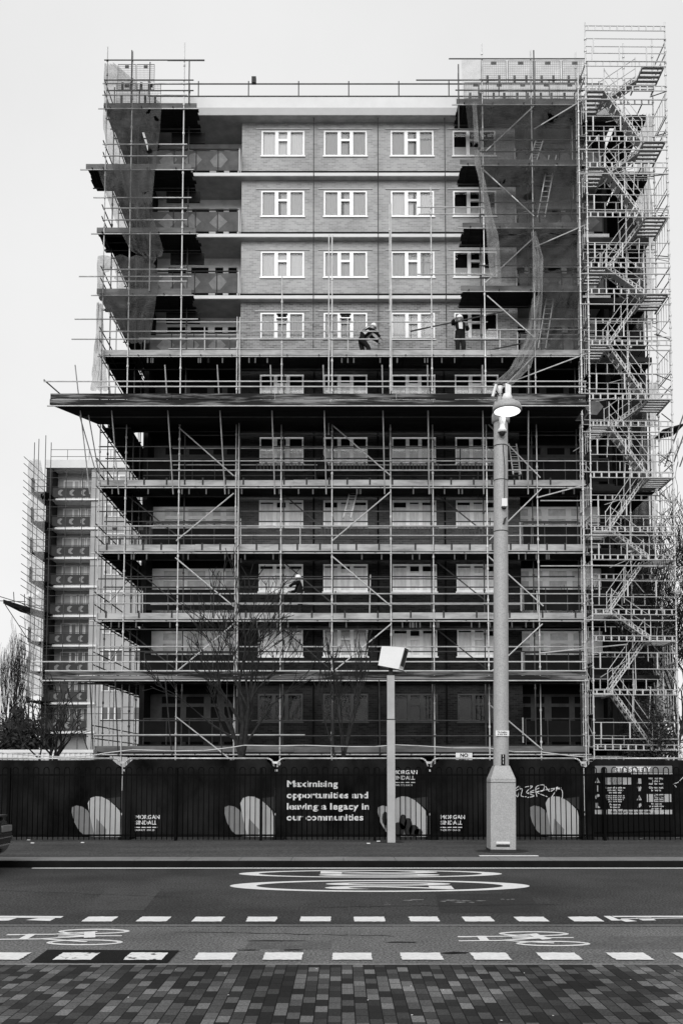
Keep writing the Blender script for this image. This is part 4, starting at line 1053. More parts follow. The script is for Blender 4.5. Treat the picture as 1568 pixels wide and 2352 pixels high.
# lantern hangs towards the viewer
lx2, ly2, zl = X(1152, 955, ly - .25), ly - .28, lz(958)
sh = MB().lathe([(.27, 0), (.286, .02), (.28, .08), (.255, .14), (.19, .185), (.1, .21), (.07, .215)], (lx2, ly2, zl), 36)
ln = sh.build('lantern', 'lamp_grey', lamp, smooth=True)
emit('lamp_lit', 0.9, 1.05)
MB().lathe([(.02, -.055), (.15, -.045), (.23, -.015), (.255, .0), (.25, .006)], (lx2, ly2, zl - .004), 32).build('lamp_glass', 'lamp_lit', ln, smooth=True)
MB().lathe([(.1, 0), (.1, .09), (.075, .15), (.03, .175), (.004, .178)], (lx2, ly2, zl + .2), 20).build('lantern_cap', 'camera_box', ln, smooth=True)
MB().box(lx - .14, lx + .12, ly - .12, ly + .12, lz(950), lz(928)).build('top_bracket', 'lamp_grey', lamp)
MB().tube((lx - .02, ly - .02, lz(930)), (lx - .02, ly - .02, lz(893)), .05, .04, n=12).build('mast', 'lamp_grey', lamp)
MB().lathe([(.05, 0), (.045, .14), (.06, .2)], (lx - .02, ly - .02, lz(911)), 14).build('aerial', 'camera_box', lamp, smooth=True)
MB().lathe([(.065, 0), (.065, .02)], (lx - .02, ly - .02, lz(887)), 14).build('aerial_cap', 'lamp_dark', lamp)
# flat aerial box and tilted aerial
q = MB().obox((lx + .13, ly - .1, lz(905)), (.055, .0, -.02), (0, .03, 0), (0, 0, .15)); q.build('aerial_box', 'camera_box', lamp)
MB().tube((lx - .17, ly - .05, lz(914)), (lx - .1, ly - .05, lz(886)), .03, n=8).build('aerial_arm', 'camera_box', lamp)
br_ = MB(); br_.tube((lx - .1, ly - .05, lz(907)), (lx + .12, ly - .06, lz(907)), .014); br_.tube((lx - .1, ly - .05, lz(900)), (lx - .02, ly - .05, lz(915)), .014); br_.build('bracket', 'lamp_dark', lamp)
# dome camera on the shaft, the lantern's light put into its white colour
cz = lz(1003); cyy = ly - .2
MB().lathe([(.09, 0), (.085, .05), (.055, .1), (.05, .18), (.062, .2), (.06, .3), (.02, .33)], (lx - .01, cyy - .02, cz), 20).build('dome_camera', 'paint', lamp, smooth=True)
MB().lathe([(.004, -.07), (.035, -.06), (.058, -.03), (.066, 0)], (lx - .01, cyy - .02, cz - .002), 20).build('camera_dome', 'lamp_dark', lamp, smooth=True)
MB().path([(lx + .02, ly - .15, lz(1028)), (lx + .05, ly - .16, lz(1080)), (lx + .045, ly - .16, lz(1150)), (lx + .03, ly - .16, lz(1168))], .007).build('cable', 'lamp_dark', lamp)
MB().box(lx - .02, lx + .09, ly - .22, ly - .14, lz(1170), lz(1152)).build('junction_box', 'camera_box', lamp)
MB().box(lx + .0, lx + .07, ly - .22, ly - .14, lz(1174), lz(1170.5)).build('box_base', 'lamp_dark', lamp)
MB().prism([(lx + .01, ly - .17, lz(1208)), (lx + .05, ly - .17, lz(1208)), (lx + .09, ly - .17, lz(1192)), (lx + .04, ly - .17, lz(1196))], (0, .03, 0)).build('clip', 'lamp_dark', lamp)
sg = MB().box(lx - .135, lx + .125, ly - .17, ly - .162, lz(1691), lz(1679)).build('parking_sign', 'paint', lamp)
text('No loading\nat any time', .042, 'black', (lx - .005, ly - .172, lz(1684)), UPRIGHT, sg, align='CENTER', sx=1.0, line=.9, ext=.001)
nb = MB().box(lx - .025, lx + .05, ly - .165, ly - .155, lz(1757), lz(1733)).build('number_plate', 'black', lamp)
text('1\n1\n1', .062, 'paint', (lx + .0125, ly - .168, lz(1739)), UPRIGHT, nb, align='CENTER', line=1.05, ext=.001, bold=.03)
ll = bpy.data.lights.new('lantern_light', 'POINT'); ll.energy = 0.8; ll.shadow_soft_size = .1
lo = bpy.data.objects.new('lantern_light', ll); C.objects.link(lo); lo.location = (lx2, ly2 - .02, zl - .14); lo.parent = lamp; lo.matrix_parent_inverse = Matrix.Translation(-lamp.location)

lamp.rotation_euler.y = R(.65)
# ------------------------------------------------------------------ traffic camera on its post
tx, ty = X(898, 1900, 19.35), 19.35
tc_ = thing('traffic_camera', 'pale box traffic camera tilted on a grey post in front of the site banners', 'camera', (tx, ty, PZ))
def tz(v): return Z(v, ty)
MB().box(tx - .085, tx + .085, ty - .085, ty + .085, PZ, tz(1652)).build('lower_post', 'camera_pole', tc_)
MB().box(tx - .08, tx + .08, ty - .08, ty + .08, tz(1652) + .004, tz(1552)).build('upper_post', 'camera_pole', tc_)
MB().box(tx - .088, tx + .088, ty - .088, ty + .088, tz(1654), tz(1652)).build('post_joint', 'lamp_dark', tc_)
MB().box(tx - .04, tx + .045, ty - .05, ty + .05, tz(1552), tz(1535)).build('neck', 'lamp_dark', tc_)
A = [P(876, 1484, ty - .22), P(929, 1487, ty - .22), P(915, 1537, ty - .22), P(868, 1528, ty - .22)]
Bx = MB(); dv = Vector((.12, .42, .0))
Bx.prism(A, dv); cb = Bx.build('camera_housing', 'camera_box', tc_)
# recessed lens end on the right
e0, e1 = A[1], A[2]; d = dv
m = MB(); m.quad(e0.lerp(e1, .1) + d * .12 + Vector((.004, 0, 0)), e0.lerp(e1, .1) + d * .9 + Vector((.004, 0, 0)), e0.lerp(e1, .82) + d * .9 + Vector((.004, 0, 0)), e0.lerp(e1, .82) + d * .12 + Vector((.004, 0, 0)))
m.build('camera_window', 'lamp_dark', cb)
hood = MB(); hood.prism([e0, e0 + d, e0 + d + Vector((.09, -.0, -.05)), e0 + Vector((.09, 0, -.05))], (0, 0, .012)); hood.build('hood', 'camera_box', cb)
hood = MB(); hood.prism([e1, e1 + d, e1 + d + Vector((.08, -.0, -.02)), e1 + Vector((.08, 0, -.02))], (0, 0, .012)); hood.build('hood', 'camera_box', cb)

# ------------------------------------------------------------------ site fence, banners and railings
YFN = 20.15
joints = [-70, 283, 633, 985, 1338, 1690]
FT = Z(1742, YFN); FB = PZ + .06
PANEL = ['far left', 'second from the left', 'middle', 'fourth from the left', 'far right']
fp0 = None
def smooth_path(p, n=5):
    q = [p[0]] + list(p) + [p[-1]]; out = []
    for i in range(1, len(q) - 2):
        for j in range(n):
            t = j / n; out.append(tuple(.5 * (2 * q[i][k] + (q[i + 1][k] - q[i - 1][k]) * t + (2 * q[i - 1][k] - 5 * q[i][k] + 4 * q[i + 1][k] - q[i + 2][k]) * t * t + (3 * q[i][k] - q[i - 1][k] - 3 * q[i + 1][k] + q[i + 2][k]) * t ** 3) for k in (0, 1)))
    return out + [p[-1]]
def arc(cx, cz, r_, a0, a1, Y, n=5): return [(cx + r_ * math.cos(a0 + (a1 - a0) * i / n), Y, cz + r_ * math.sin(a0 + (a1 - a0) * i / n)) for i in range(n + 1)]
for i in range(5):
    x0, x1 = X(joints[i] + 4, 1742, YFN), X(joints[i + 1] - 4, 1742, YFN)
    t = thing('fence_panel', '%s temporary site fence panel with a pale rounded tube frame' % PANEL[i], 'fence panel', (x0, YFN, PZ), 'temporary fence panels')
    r_ = .16
    pts = [(x0, YFN, PZ)] + [(x0, YFN, FT - r_)] + arc(x0 + r_, FT - r_, r_, math.pi, math.pi / 2, YFN) + arc(x1 - r_, FT - r_, r_, math.pi / 2, 0, YFN) + [(x1, YFN, PZ)]
    MB().path(pts, .021, n=8).build('tube_frame', 'fence_tube', t, smooth=True)
    m = MB()
    x = x0 + .12
    while x < x1: m.tube((x, YFN + .01, PZ + .1), (x, YFN + .01, FT), .003, n=4); x += .12
    m.build('wire_mesh', 'guard_wire', t)
    MB().box(x0 - .1, x0 + .16, YFN - .1, YFN + .5, PZ, PZ + .06).build('foot_block', 'rubber', t)
    # clamps at the joint
    m = MB()
    for z in (FT - .12, FT - .3, PZ + .55): m.box(x1 - .02, x1 + .09, YFN - .04, YFN + .04, z, z + .05)
    m.build('clamp', 'fence_tube', t)
    # banner hung on the street face
    b = MB(); nx, nz = 30, 10; xa, xb = x0 - .03, x1 + .03; za_, zb_ = FB, FT - .02
    for j in range(nz + 1):
        for q in range(nx + 1):
            s, h = q / nx, j / nz
            sag = -.02 * math.sin(math.pi * s) * (h > .95) - (.22 * max(0, (h - .9) * 10) * (max(0, 1 - s * 16) + max(0, 1 - (1 - s) * 16)))
            b.v.append((xa + (xb - xa) * s, YFN - .045 - .012 * math.sin(s * 23 + i + h * 3) * h, za_ + (zb_ - za_) * h + sag))
    for j in range(nz):
        for q in range(nx): b.f.append((j * (nx + 1) + q, j * (nx + 1) + q + 1, (j + 1) * (nx + 1) + q + 1, (j + 1) * (nx + 1) + q)); b.mi.append(0)
    desc = ['dark banner with pale petal print on the far left fence panel', 'dark banner with small white company lettering and petal print, left of the slogan', 'dark banner with the large white slogan about communities',
            'dark banner behind the lamp post with white graffiti and petal print', 'dark banner behind the site safety board at the far right'][i]
    bn = tag(b.build('banner', 'banner', smooth=True), desc, 'banner', 'printed banners on the site fence')
    YB_ = YFN - .066
    def pg(uv, mname, dy=0.0, name='petal_print'): return MB().prism([P(u, v, YB_ - dy) for u, v in uv], (0, .004, 0)).build(name, mname, bn)
    if i < 4:
        o = joints[i + 1] - 283 - (0 if i < 3 else 5)
        big = [(218, 1922), (213, 1900), (206, 1870), (202, 1845), (208, 1833), (220, 1829), (234, 1830), (250, 1838), (264, 1850), (275, 1862), (278, 1875), (278, 1922)]
        sm = [(196, 1920), (182, 1908), (171, 1888), (165, 1865), (166, 1854), (176, 1850), (190, 1853), (202, 1862), (214, 1885), (219, 1922)]
        hid = [(240, 1834), (262, 1846), (279, 1860), (279, 1830), (265, 1832)]
        pg([(u + o, v) for u, v in hid][::-1], 'petal_dim'); pg([(u + o, v) for u, v in sm], 'petal_mid' if i != 2 else 'petal_light', .006); pg([(u + o, v) for u, v in big], 'petal_light', .012)
        pg([(u + o, v) for u, v in ((219, 1921), (222, 1880), (245, 1905), (243, 1921))], 'petal_mid', .018)
        if i == 2: # printed photo of dark figures inside the petal
            for cu, cv, w, h in ((884, 1880, 7, 16), (893, 1895, 8, 22), (925, 1888, 9, 18), (937, 1900, 10, 22), (950, 1908, 12, 14), (915, 1905, 14, 17), (960, 1912, 10, 9)):
                pg([(cu + w * math.cos(t * math.pi / 5), cv + h * math.sin(t * math.pi / 5)) for t in range(10)][::-1], 'petal_dim', .024, 'photo_print')
    if i == 2:
        xx = X(658, 1800, YB_)
        for ln_, v, w in (('Maximising', 1806, 118), ('opportunities and', 1832, 187), ('leaving a legacy in', 1858, 190), ('our communities', 1883, 176)):
            q = text(ln_, .2, 'print_white', (0, 0, 0), UPRIGHT, bn, bold=.026, ext=.002)
            xm = max(v_.co.x for v_ in q.data.vertices); s = (X(658 + w, 1800, YB_) - xx) / xm
            q.data.transform(Matrix.Translation((xx, YB_, Z(v + 1, YB_))) @ Matrix.Diagonal((s, 1, s if s < 1.15 else 1, 1)))
    def logo(u, v):
        x, z = X(u, v, YB_), Z(v, YB_)
        text('MORGAN\nSINDALL', .125, 'print_white', (x, YB_, z), UPRIGHT, bn, bold=.024, ext=.002, line=1.0, sx=1.02)
        for q in range(4): MB().box(x + .13 * q, x + .13 * q + .115, YB_ - .002, YB_ + .002, z - .2, z - .18).build('logo_bar', 'print_white', bn)
        text('PROPERTY SERVICES', .052, 'print_white', (x, YB_, z - .27), UPRIGHT, bn, bold=.012, ext=.002, sx=.93)
    if i == 1: logo(311, 1881)
    if i == 2: logo(902, 1778)
    if i == 3:
        logo(1011, 1881)
        gs = [[(1180, 1815), (1192, 1806), (1188, 1830), (1182, 1818), (1198, 1812), (1196, 1828), (1208, 1830)], [(1205, 1808), (1222, 1806), (1208, 1820), (1226, 1828), (1210, 1832)],
              [(1232, 1830), (1230, 1808), (1248, 1803), (1246, 1816), (1232, 1820), (1256, 1830)], [(1252, 1806), (1262, 1818), (1280, 1808), (1262, 1836), (1256, 1840)], [(1275, 1812), (1290, 1816), (1289, 1845)],
              [(1238, 1810), (1212, 1822), (1264, 1812), (1288, 1810)]]
        gm = MB()
        gs = [smooth_path(g_) for g_ in gs]
        for g_ in gs: gm.path([P(u, v, YB_ - .002) for u, v in g_], .01, n=5)
        gm.build('graffiti', 'print_white', bn)
    if i == 4:
        MB().path([P(u, v, YB_ - .002) for u, v in ((1568, 1785), (1556, 1797), (1545, 1801), (1552, 1808))], .009, n=5).build('graffiti', 'print_white', bn)
# site safety board
sb = tag(MB().prism([P(1363, 1912, YFN - .1), P(1543, 1908, YFN - .1), P(1545, 1758, YFN - .1), P(1364, 1760, YFN - .1)], (0, .02, 0)).build('safety_board', 'black'), 'printed site safety notice board fixed to the far right fence panel', 'notice board')
YQ = YFN - .11
def cell(u0, u1, v0, v1, m_, nm='notice_cell', dy=0): return MB().box(X(u0, v0, YQ), X(u1, v0, YQ), YQ - .003 - dy, YQ - dy, Z(v1, YQ), Z(v0, YQ)).build(nm, m_, sb)
def tx_(s, u, v, size, m_='print_white', al='CENTER', b=.02): return text(s, size, m_, (X(u, v, YQ), YQ - .008, Z(v, YQ)), UPRIGHT, sb, align=al, bold=b, ext=.0015, line=.95)
cell(1365, 1542, 1759, 1775, 'petal_mid'); tx_('SITE SAFETY', 1452, 1772, .15, b=.03)
cell(1448, 1543, 1776, 1782, 'petal_light'); cell(1385, 1445, 1779, 1780.5, 'print_dull')
cell(1385, 1448, 1786, 1802, 'petal_light')
for q in range(5): tx_(['All visitors to this site', 'must report to the site', 'office and sign in before', 'going any further on', 'to the working area'][q], 1414, 1789.5 + q * 3.0, .032, 'black', b=.0)
tx_('Report all accidents\nand near misses\nimmediately', 1411, 1811, .058); tx_('Safety helmets must be\nworn at all times in this\narea. Do not enter if\nyou are without', 1411, 1829, .046); tx_('Protective\nfootwear\nmust be worn', 1411, 1850, .06)
tx_('High visibility\njackets\nmust be worn', 1505, 1790, .062); tx_('Gloves must\nbe worn', 1505, 1811, .064)
cell(1484, 1540, 1824, 1842, 'petal_light'); tx_('Danger', 1512, 1830.5, .085, 'black', b=.03); tx_('Men at work\noverhead', 1512, 1835, .05, 'black')
tx_('No access\nfor unauthorised\npersonnel', 1506, 1848, .056)
cell(1365, 1542, 1860, 1870, 'petal_light'); tx_('NO INDUCTION NO WORK', 1448, 1867.5, .07, 'black', b=.02)
def tri(u, v, s, m1='petal_light'):
    MB().prism([P(u - s, v + s, YQ - .006), P(u + s, v + s, YQ - .006), P(u, v - s, YQ - .006)], (0, .003, 0)).build('warning_sign', m1, sb)
    MB().box(X(u - .7, v, YQ), X(u + .7, v, YQ), YQ - .012, YQ - .01, Z(v + s * .5, YQ), Z(v - s * .3, YQ)).build('warning_mark', 'black', sb)
tri(1371, 1792, 6); tri(1467, 1832, 6); tri(1388, 1865, 4, 'print_dull'); tri(1500, 1865, 4, 'print_dull')
for u, v, shp in ((1371, 1811, 'bar'), (1371, 1830, 'head'), (1371, 1850, 'boot'), (1467, 1794, 'vest'), (1467, 1812, 'glove'), (1467, 1850, 'hand')):
    pl = {'bar': [(-1.5, -7), (1.5, -7), (1.5, 7), (-1.5, 7)], 'head': [(-5, 0), (-3, -5), (4, -6), (5, -1), (0, 1), (-1, 6), (-4, 5)], 'boot': [(-4, -6), (1, -6), (1, 1), (6, 4), (6, 6), (-4, 6)],
          'vest': [(-4, -6), (4, -6), (5, 6), (-5, 6)], 'glove': [(-5, -4), (-2, -6), (0, -3), (2, -6), (5, -4), (3, 5), (-3, 5)], 'hand': [(-4, 4), (0, -4), (4, -5), (5, 1), (0, 5)]}[shp]
    MB().prism([P(u + a, v + b_, YQ - .006) for a, b_ in pl][::-1], (0, .003, 0)).build('notice_symbol', 'petal_light', sb)
# round-topped railing in front
YRL = 19.85
rr = thing('bow_top_railing', 'black bow topped steel railing along the back of the pavement', 'railing', (0, YRL, PZ))
sp = X(1000 + 23.7, 1800, YRL) - X(1000, 1800, YRL); xo = X(12, 1800, YRL)
hoop = None; zt_ = Z(1768, YRL); zr = Z(1780, YRL)
for i in range(-1, 68):
    x = xo + sp * i
    if hoop is None:
        w = sp * .25; m = MB()
        m.path([(x - w, YRL, PZ + .02), (x - w, YRL, zt_)] + arc(x, zt_, w, math.pi, 0, YRL, 6) + [(x + w, YRL, PZ + .02)], .011, n=6)
        hoop = m.build('hoop_bar', 'railing', rr, smooth=True); hx = x
    else:
        c_ = hoop.copy(); C.objects.link(c_); c_.location = (x - hx, 0, 0)
for z in (zr, PZ + .12): MB().box(X(-60, 1800, YRL), X(1640, 1800, YRL), YRL - .006, YRL + .006, z - .02, z + .02).build('rail', 'railing', rr)
for u in (22, 405, 600, 860, 1153, 1386, 1620): MB().box(X(u - 3, 1800, YRL), X(u + 3, 1800, YRL), YRL - .03, YRL + .03, PZ - .05, Z(1763, YRL)).build('post', 'railing', rr)
# NO BALL GAMES board behind the fence top
sx_, sy = X(1046, 1740, 20.35), 20.35
ng = thing('wall_sign', 'small white no ball games sign showing above the fence next to the lamp post', 'sign', (sx_ + .18, sy, PZ))
sgn = MB().box(sx_, X(1084, 1740, sy), sy, sy + .01, Z(1758, sy), Z(1729, sy)).build('sign_plate', 'paint', ng)
text('NO\nBALL\nGAMES', .115, 'black', ((sx_ + X(1084, 1740, sy)) / 2, sy - .004, Z(1738.5, sy)), UPRIGHT, sgn, align='CENTER', bold=.03, line=.8, ext=.002)
MB().tube((sx_ + .18, sy + .03, PZ), (sx_ + .18, sy + .03, Z(1735, sy)), .02).build('post', 'tube_dark', ng)
# festoon cable above the fence
pts = [P(u, v, 21.2) for u, v in ((-40, 1724), (60, 1734), (150, 1739), (215, 1735), (240, 1730), (305, 1722), (400, 1725), (470, 1724), (530, 1717), (560, 1712), (640, 1713), (700, 1712), (800, 1715), (860, 1715), (910, 1711), (960, 1713), (1040, 1718), (1120, 1718), (1180, 1727), (1240, 1727), (1300, 1735), (1345, 1739))]
tag(MB().path(pts, .013, n=6).build('cable', 'cable', smooth=True), 'pale site cable sagging along the top of the hoarding', 'cable')
for (u0, v0, u1, v1) in ((1335, 1739, 1352, 1737),):
    pass
# small pale droppers: short fence posts standing behind panel joints
for u in (302, 633, 436, 541):
    pass

# ------------------------------------------------------------------ far block on the left, its scaffold, cabin
YD = 79.0
far = thing('distant_apartment_block', 'pale matching apartment block far behind at the left with dark balcony panels', 'building', (X(150, 1700, YD), YD, 0))
fz = [Z(v, YD) for v in (1146, 1212, 1280, 1345.5, 1413, 1481, 1548, 1613.5, 1680, 1746)]
xw0, xw1, xw2, xw3 = X(106, 1400, YD), X(205, 1400, YD), X(222, 1400, YD), X(420, 1400, YD)
ztopf = Z(1076, YD)
MB().box(xw0, xw3, YD + 1.5, YD + 14, 0, ztopf + .2).build('rear_wall', 'far_recess', far)
m = MB(); m.box(xw1, xw3, YD + .02, YD + 1.5, 0, ztopf); m.build('wall', 'far_wall', far)
MB().box(xw0 - .2, xw0 + .35, YD - .1, YD + 1.5, 0, ztopf).build('corner_pier', 'concrete_dark', far)
MB().box(xw0 - .3, xw3, YD - .2, YD + 14, ztopf, ztopf + .75).build('roof_fascia', 'render_white', far)
rl = MB()
for z in (ztopf + 1.3, ztopf + 1.95): rl.tube((xw0, YD + .5, z), (xw3, YD + .5, z), .025)
for q in range(6): rl.tube((xw0 + 1.5 + q * 2, YD + .5, ztopf + .7), (xw0 + 1.5 + q * 2, YD + .5, ztopf + 1.95), .025)
rl.build('roof_rail', 'tube_dark', far)
for i, z in enumerate(fz[:9]):
    MB().box(xw0, X(225, 1400, YD), YD - .12, YD + 1.49, z - .18, z).build('floor_slab', 'far_slab', far)
    if i < 9:
        p = MB().box(xw0 + .4, xw1 - .05, YD - .1, YD - .06, z + .1, z + 1.0).build('balcony_panel', 'far_panel', far)
        for fx in (.22, .52, .82):
            cx = xw0 + .4 + (xw1 - xw0 - .4) * fx; MB().prism([(cx + .3 * math.cos(a), YD - .108, z + .55 + .3 * math.sin(a)) for a in (0.9, 1.6, 2.6, 3.6, 4.6, 5.3)] + [(cx - .05, YD - .108, z + .5)], (0, .004, 0)).build('printed_motif', 'far_mark', p)
        MB().tube((xw0 + .35, YD - .1, z + 1.08), (xw1, YD - .1, z + 1.08), .03).build('handrail', 'tube_dark', far)
    for cx0, cx1 in ((xw0 + 1.0, xw0 + 1.75), (xw0 + 1.95, xw0 + 2.3), (xw0 + 2.6, xw0 + 2.95), (xw0 + 3.2, xw0 + 3.8)):
        w_ = MB().box(cx0 - .09, cx1 + .09, YD + 1.42, YD + 1.5, z + .3, z + 2.2).build('window', 'far_slab', far)
        MB().box(cx0, cx1, YD + 1.4, YD + 1.419, z + .4, z + 2.1).build('pane', 'far_glass' if i >= 5 else 'far_recess', w_)
    for q in range(3):
        a = xw2 + .6 + q * 2.9
        w_ = MB().box(a, a + 1.9, YD - .04, YD + .02, z + 1.0, z + 2.25).build('window', 'far_slab', far)
        g = MB()
        for g0, g1 in ((.1, .6), (.75, 1.15), (1.3, 1.8)): g.box(a + g0, a + g1, YD - .05, YD - .041, z + 1.1, z + 2.15)
        g.build('pane', 'far_recess' if i < 6 else 'far_glass', w_)
# scaffold on the far block
fs = thing('tube_scaffold', 'distant scaffolding tower up the left side of the far pale block', 'scaffold', (X(85, 1700, YD), YD - 2, 0))
for u in (66, 76, 92, 105):
    x = X(u, 1600, YD - 2); MB().tube((x, YD - 2, 0), (x, YD - 2, Z(1035 - (u % 3) * 8, YD)), .035, n=5).build('standard', 'tube_dark', fs)
for i, z in enumerate(fz[:9]):
    MB().box(X(66, 1400, YD - 2), X(106, 1400, YD - 2), YD - 2, YD + 4, z - .06, z + .02).build('deck', 'board', fs)
    MB().box(X(66, 1400, YD - 2), X(69, 1400, YD - 2), YD - 2, YD - 1.5, z + .02, z + 1.3).build('mesh_panel', 'lamp_dark', fs)
    for h in (.5, 1.1): MB().tube((X(64, 1400, YD - 2), YD - 2, z + h), (X(107, 1400, YD - 2), YD - 2, z + h), .03, n=5).build('guard_rail', 'tube_dark', fs)
    for h in (0.1, .8, 1.6, 2.2):
        a = Vector((X(106, 1400, YD - 2), YD + 3, z + h - .9)); b_ = Vector((X(66, 1400, YD - 2) , YD - 4, z + h + .3))
        MB().tube(a, b_, .03, n=5).build('transom', 'tube_dark', fs)
for i, z in enumerate(fz[:9]):
    for h in (1.5, 2.1):
        MB().tube((X(100, 1400, YD - 1.4), YD - 1.4, z + h), (X(335, 1400, YD - 1.4), YD - 1.4, z + h), .03, n=5).build('guard_rail', 'tube_dark', fs)
for u in (142, 180, 212, 228, 262, 300):
    x = X(u, 1600, YD - 1.4); MB().tube((x, YD - 1.4, 0), (x, YD - 1.4, Z(1090, YD)), .035, n=5).build('standard', 'tube_dark', fs)
ff = MB(); a, b_ = P(8, 1386, YD - 5), P(104, 1415, YD - 1)
ff.prism([a, b_, b_ + Vector((0, 4, 0)), a + Vector((0, 4, 0))], (0, 0, .35)); ff.build('fan_deck', 'board', fs)
for q in ((0, 1370, 100, 1400), (12, 1388, 66, 1470), (32, 1360, 34, 1395), (57, 1365, 58, 1400), (0, 1380, 60, 1382)): MB().tube(P(q[0], q[1], YD - 5), P(q[2], q[3], YD - 3), .035, n=5).build('fan_strut', 'tube_dark', fs)
sheet('debris_netting', 'faint net on the distant scaffold of the far left block', [(70, 98, 1058), (68, 104, 1160), (66, 103, 1400), (65, 104, 1600)], YD - 2.2, 'net_light', folds=.5, nx=8)
# white cabin behind the fence
yc = 34.0
cbn = thing('site_cabin', 'long white site cabin roof showing over the fence at the far left', 'cabin', (X(100, 1740, yc), yc, 0))
x0, x1 = X(-60, 1740, yc), X(216, 1740, yc); zt2 = Z(1722, yc); m = MB(); x = x0
while x < x1 - .15: m.box(x, x + .11, yc - .04, yc + .05, .1, zt2 - .12); m.box(x + .11, x + .2, yc - .01, yc + .05, .1, zt2 - .12); x += .2
m.build('ribbed_wall', 'cabin', cbn); MB().box(x0, x1, yc - .08, yc + 2.4, zt2 - .12, zt2).build('roof', 'cabin', cbn)
MB().box(x0, x1, yc + .06, yc + 2.35, .1, zt2 - .13).build('cabin_body', 'cabin', cbn)

# ------------------------------------------------------------------ trees
def grow(mb, p, d, L, r_, depth, rng, up=.25, spread=.55, split=2, nseg=3, bend=.16, rmin=.010, curve=None):
    pts = [Vector(p)]; dd = Vector(d).normalized(); rad = [r_]
    for i in range(nseg):
        dd = (dd + Vector((rng.uniform(-bend, bend), rng.uniform(-bend, bend), rng.uniform(-bend * .3, bend * .6) + up * .12))).normalized()
        pts.append(pts[-1] + dd * L / nseg); rad.append(max(rmin, r_ * (1 - .38 * (i + 1) / nseg)))
    for i in range(nseg): mb.tube(pts[i], pts[i + 1], rad[i], rad[i + 1], n=5 if depth < 3 else 6, cap=False)
    if depth <= 0: return
    kids = split + (1 if rng.random() < .5 else 0)
    for j in range(kids):
        i = nseg if j < 1 else rng.randint(1, nseg)
        a = dd.orthogonal().normalized(); a.rotate(Matrix.Rotation(rng.uniform(0, 6.28), 3, dd))
        nd = (dd + a * spread * rng.uniform(.6, 1.25) + Vector((0, 0, up))).normalized()
        grow(mb, pts[i], nd, L * rng.uniform(.62, .86), rad[i] * .68, depth - 1, rng, up, spread, split, nseg, bend, rmin)
def tree(u, vbase, Y, zt, label, seed, height, r_=.12, depth=6, up=.22, spread=.5, trunk=.35, m_='bark', split=2, lean=(0, 0), name='bare_tree', group='bare trees around the site'):
    rng = random.Random(seed); x = X(u, 1700, Y); t = thing(name, label, 'tree', (x, Y, 0), group)
    tk = MB(); top_ = Vector((x + lean[0], Y + lean[1], height * trunk)); mid = Vector((x + lean[0] * .3, Y, height * trunk * .5))
    tk.tube((x, Y, 0), mid, r_ * 1.15, r_, n=9); tk.tube(mid, top_, r_, r_ * .85, n=9)
    tk.build('trunk', m_, t, smooth=True)
    cr = MB(); L = height * (1 - trunk) * .36
    n = 4
    for i in range(n):
        a = i * 2 * math.pi / n + rng.uniform(-.4, .4); s = spread * rng.uniform(.5, 1.1) if i else .12
        grow(cr, top_ - Vector((0, 0, rng.uniform(0, .25) * height * trunk)) if i else top_, Vector((math.cos(a) * s, math.sin(a) * s * .8, 1)), L * rng.uniform(.85, 1.15), r_ * (.55 if i else .75), depth - 1, rng, up, spread, split)
    cr.build('crown', 'bark_pale' if seed in (3, 11) else m_, t); return t
tree(555, 1740, 26.5, 0, 'bare branching tree rising behind the fence left of centre', 3, 7.6, r_=.14, depth=6, up=.2, spread=.62, trunk=.32, split=2)
tree(785, 1740, 27.5, 0, 'slender bare sapling behind the slogan banner', 11, 6.2, r_=.07, depth=5, up=.4, spread=.35, trunk=.3)
tree(118, 1740, 24.5, 0, 'small dark bare tree behind the fence at the far left', 5, 3.9, r_=.11, depth=5, up=.12, spread=.7, trunk=.38)
tree(1590, 1740, 37, 0, 'tall bare tree at the right edge beyond the stair tower', 8, 10.8, r_=.13, depth=8, up=.15, spread=.6, trunk=.25, m_='bark_pale')
tree(1552, 1740, 36, 0, 'dense twiggy tree filling the gap right of the stair tower', 21, 9.0, r_=.1, depth=8, up=.2, spread=.5, trunk=.25)
for i, (u, h) in enumerate(((8, 12.5), (34, 14), (58, 13.2))):
    tree(u, 1700, 95, 0, 'distant bare poplar at the left edge, %s from the left' % nth[i], 30 + i, h * 1.08, r_=.2, depth=6, up=1.0, spread=.2, trunk=.15, m_='bark_pale', name='poplar', group='distant poplars')
def clump(name, label, cen, size, n, seed, m_='ivy', s=.09, group=None, cat='shrub'):
    rng = random.Random(seed); mb = MB(); cen = Vector(cen)
    subs = [Vector((rng.uniform(-.7, .7) * size[0], rng.uniform(-.6, .6) * size[1], rng.uniform(-.6, .8) * size[2])) for _ in range(9)]
    for i in range(n):
        b = rng.choice(subs); v = Vector((rng.gauss(0, .3), rng.gauss(0, .3), rng.gauss(0, .3)))
        p = cen + b + Vector((v.x * size[0] * .9, v.y * size[1] * .9, v.z * size[2] * .9)); 
        if p.z < .05: p.z = .05 + rng.random() * .3
        a = Vector((rng.uniform(-1, 1), rng.uniform(-1, 1), rng.uniform(-1, 1))).normalized() * s * rng.uniform(.5, 1.4); b2 = a.orthogonal().normalized() * s * rng.uniform(.3, .8)
        mb.add([p - a, p - b2 * .7, p + a, p + b2], [(0, 1, 2, 3)])
    t = thing(name, label, cat, (cen.x, cen.y, 0), group)
    mb.build('foliage', m_, t)
    st = MB()
    for b in subs: st.tube((cen.x, cen.y, 0), cen + b, .05, .015, n=5)
    st.build('stem', 'bark', t)
clump('evergreen_shrub', 'dark evergreen thicket at the far left behind the white cabin', (X(20, 1690, 60), 60, 2.2), (2.2, 1.5, 2.3), 3800, 1, s=.2)
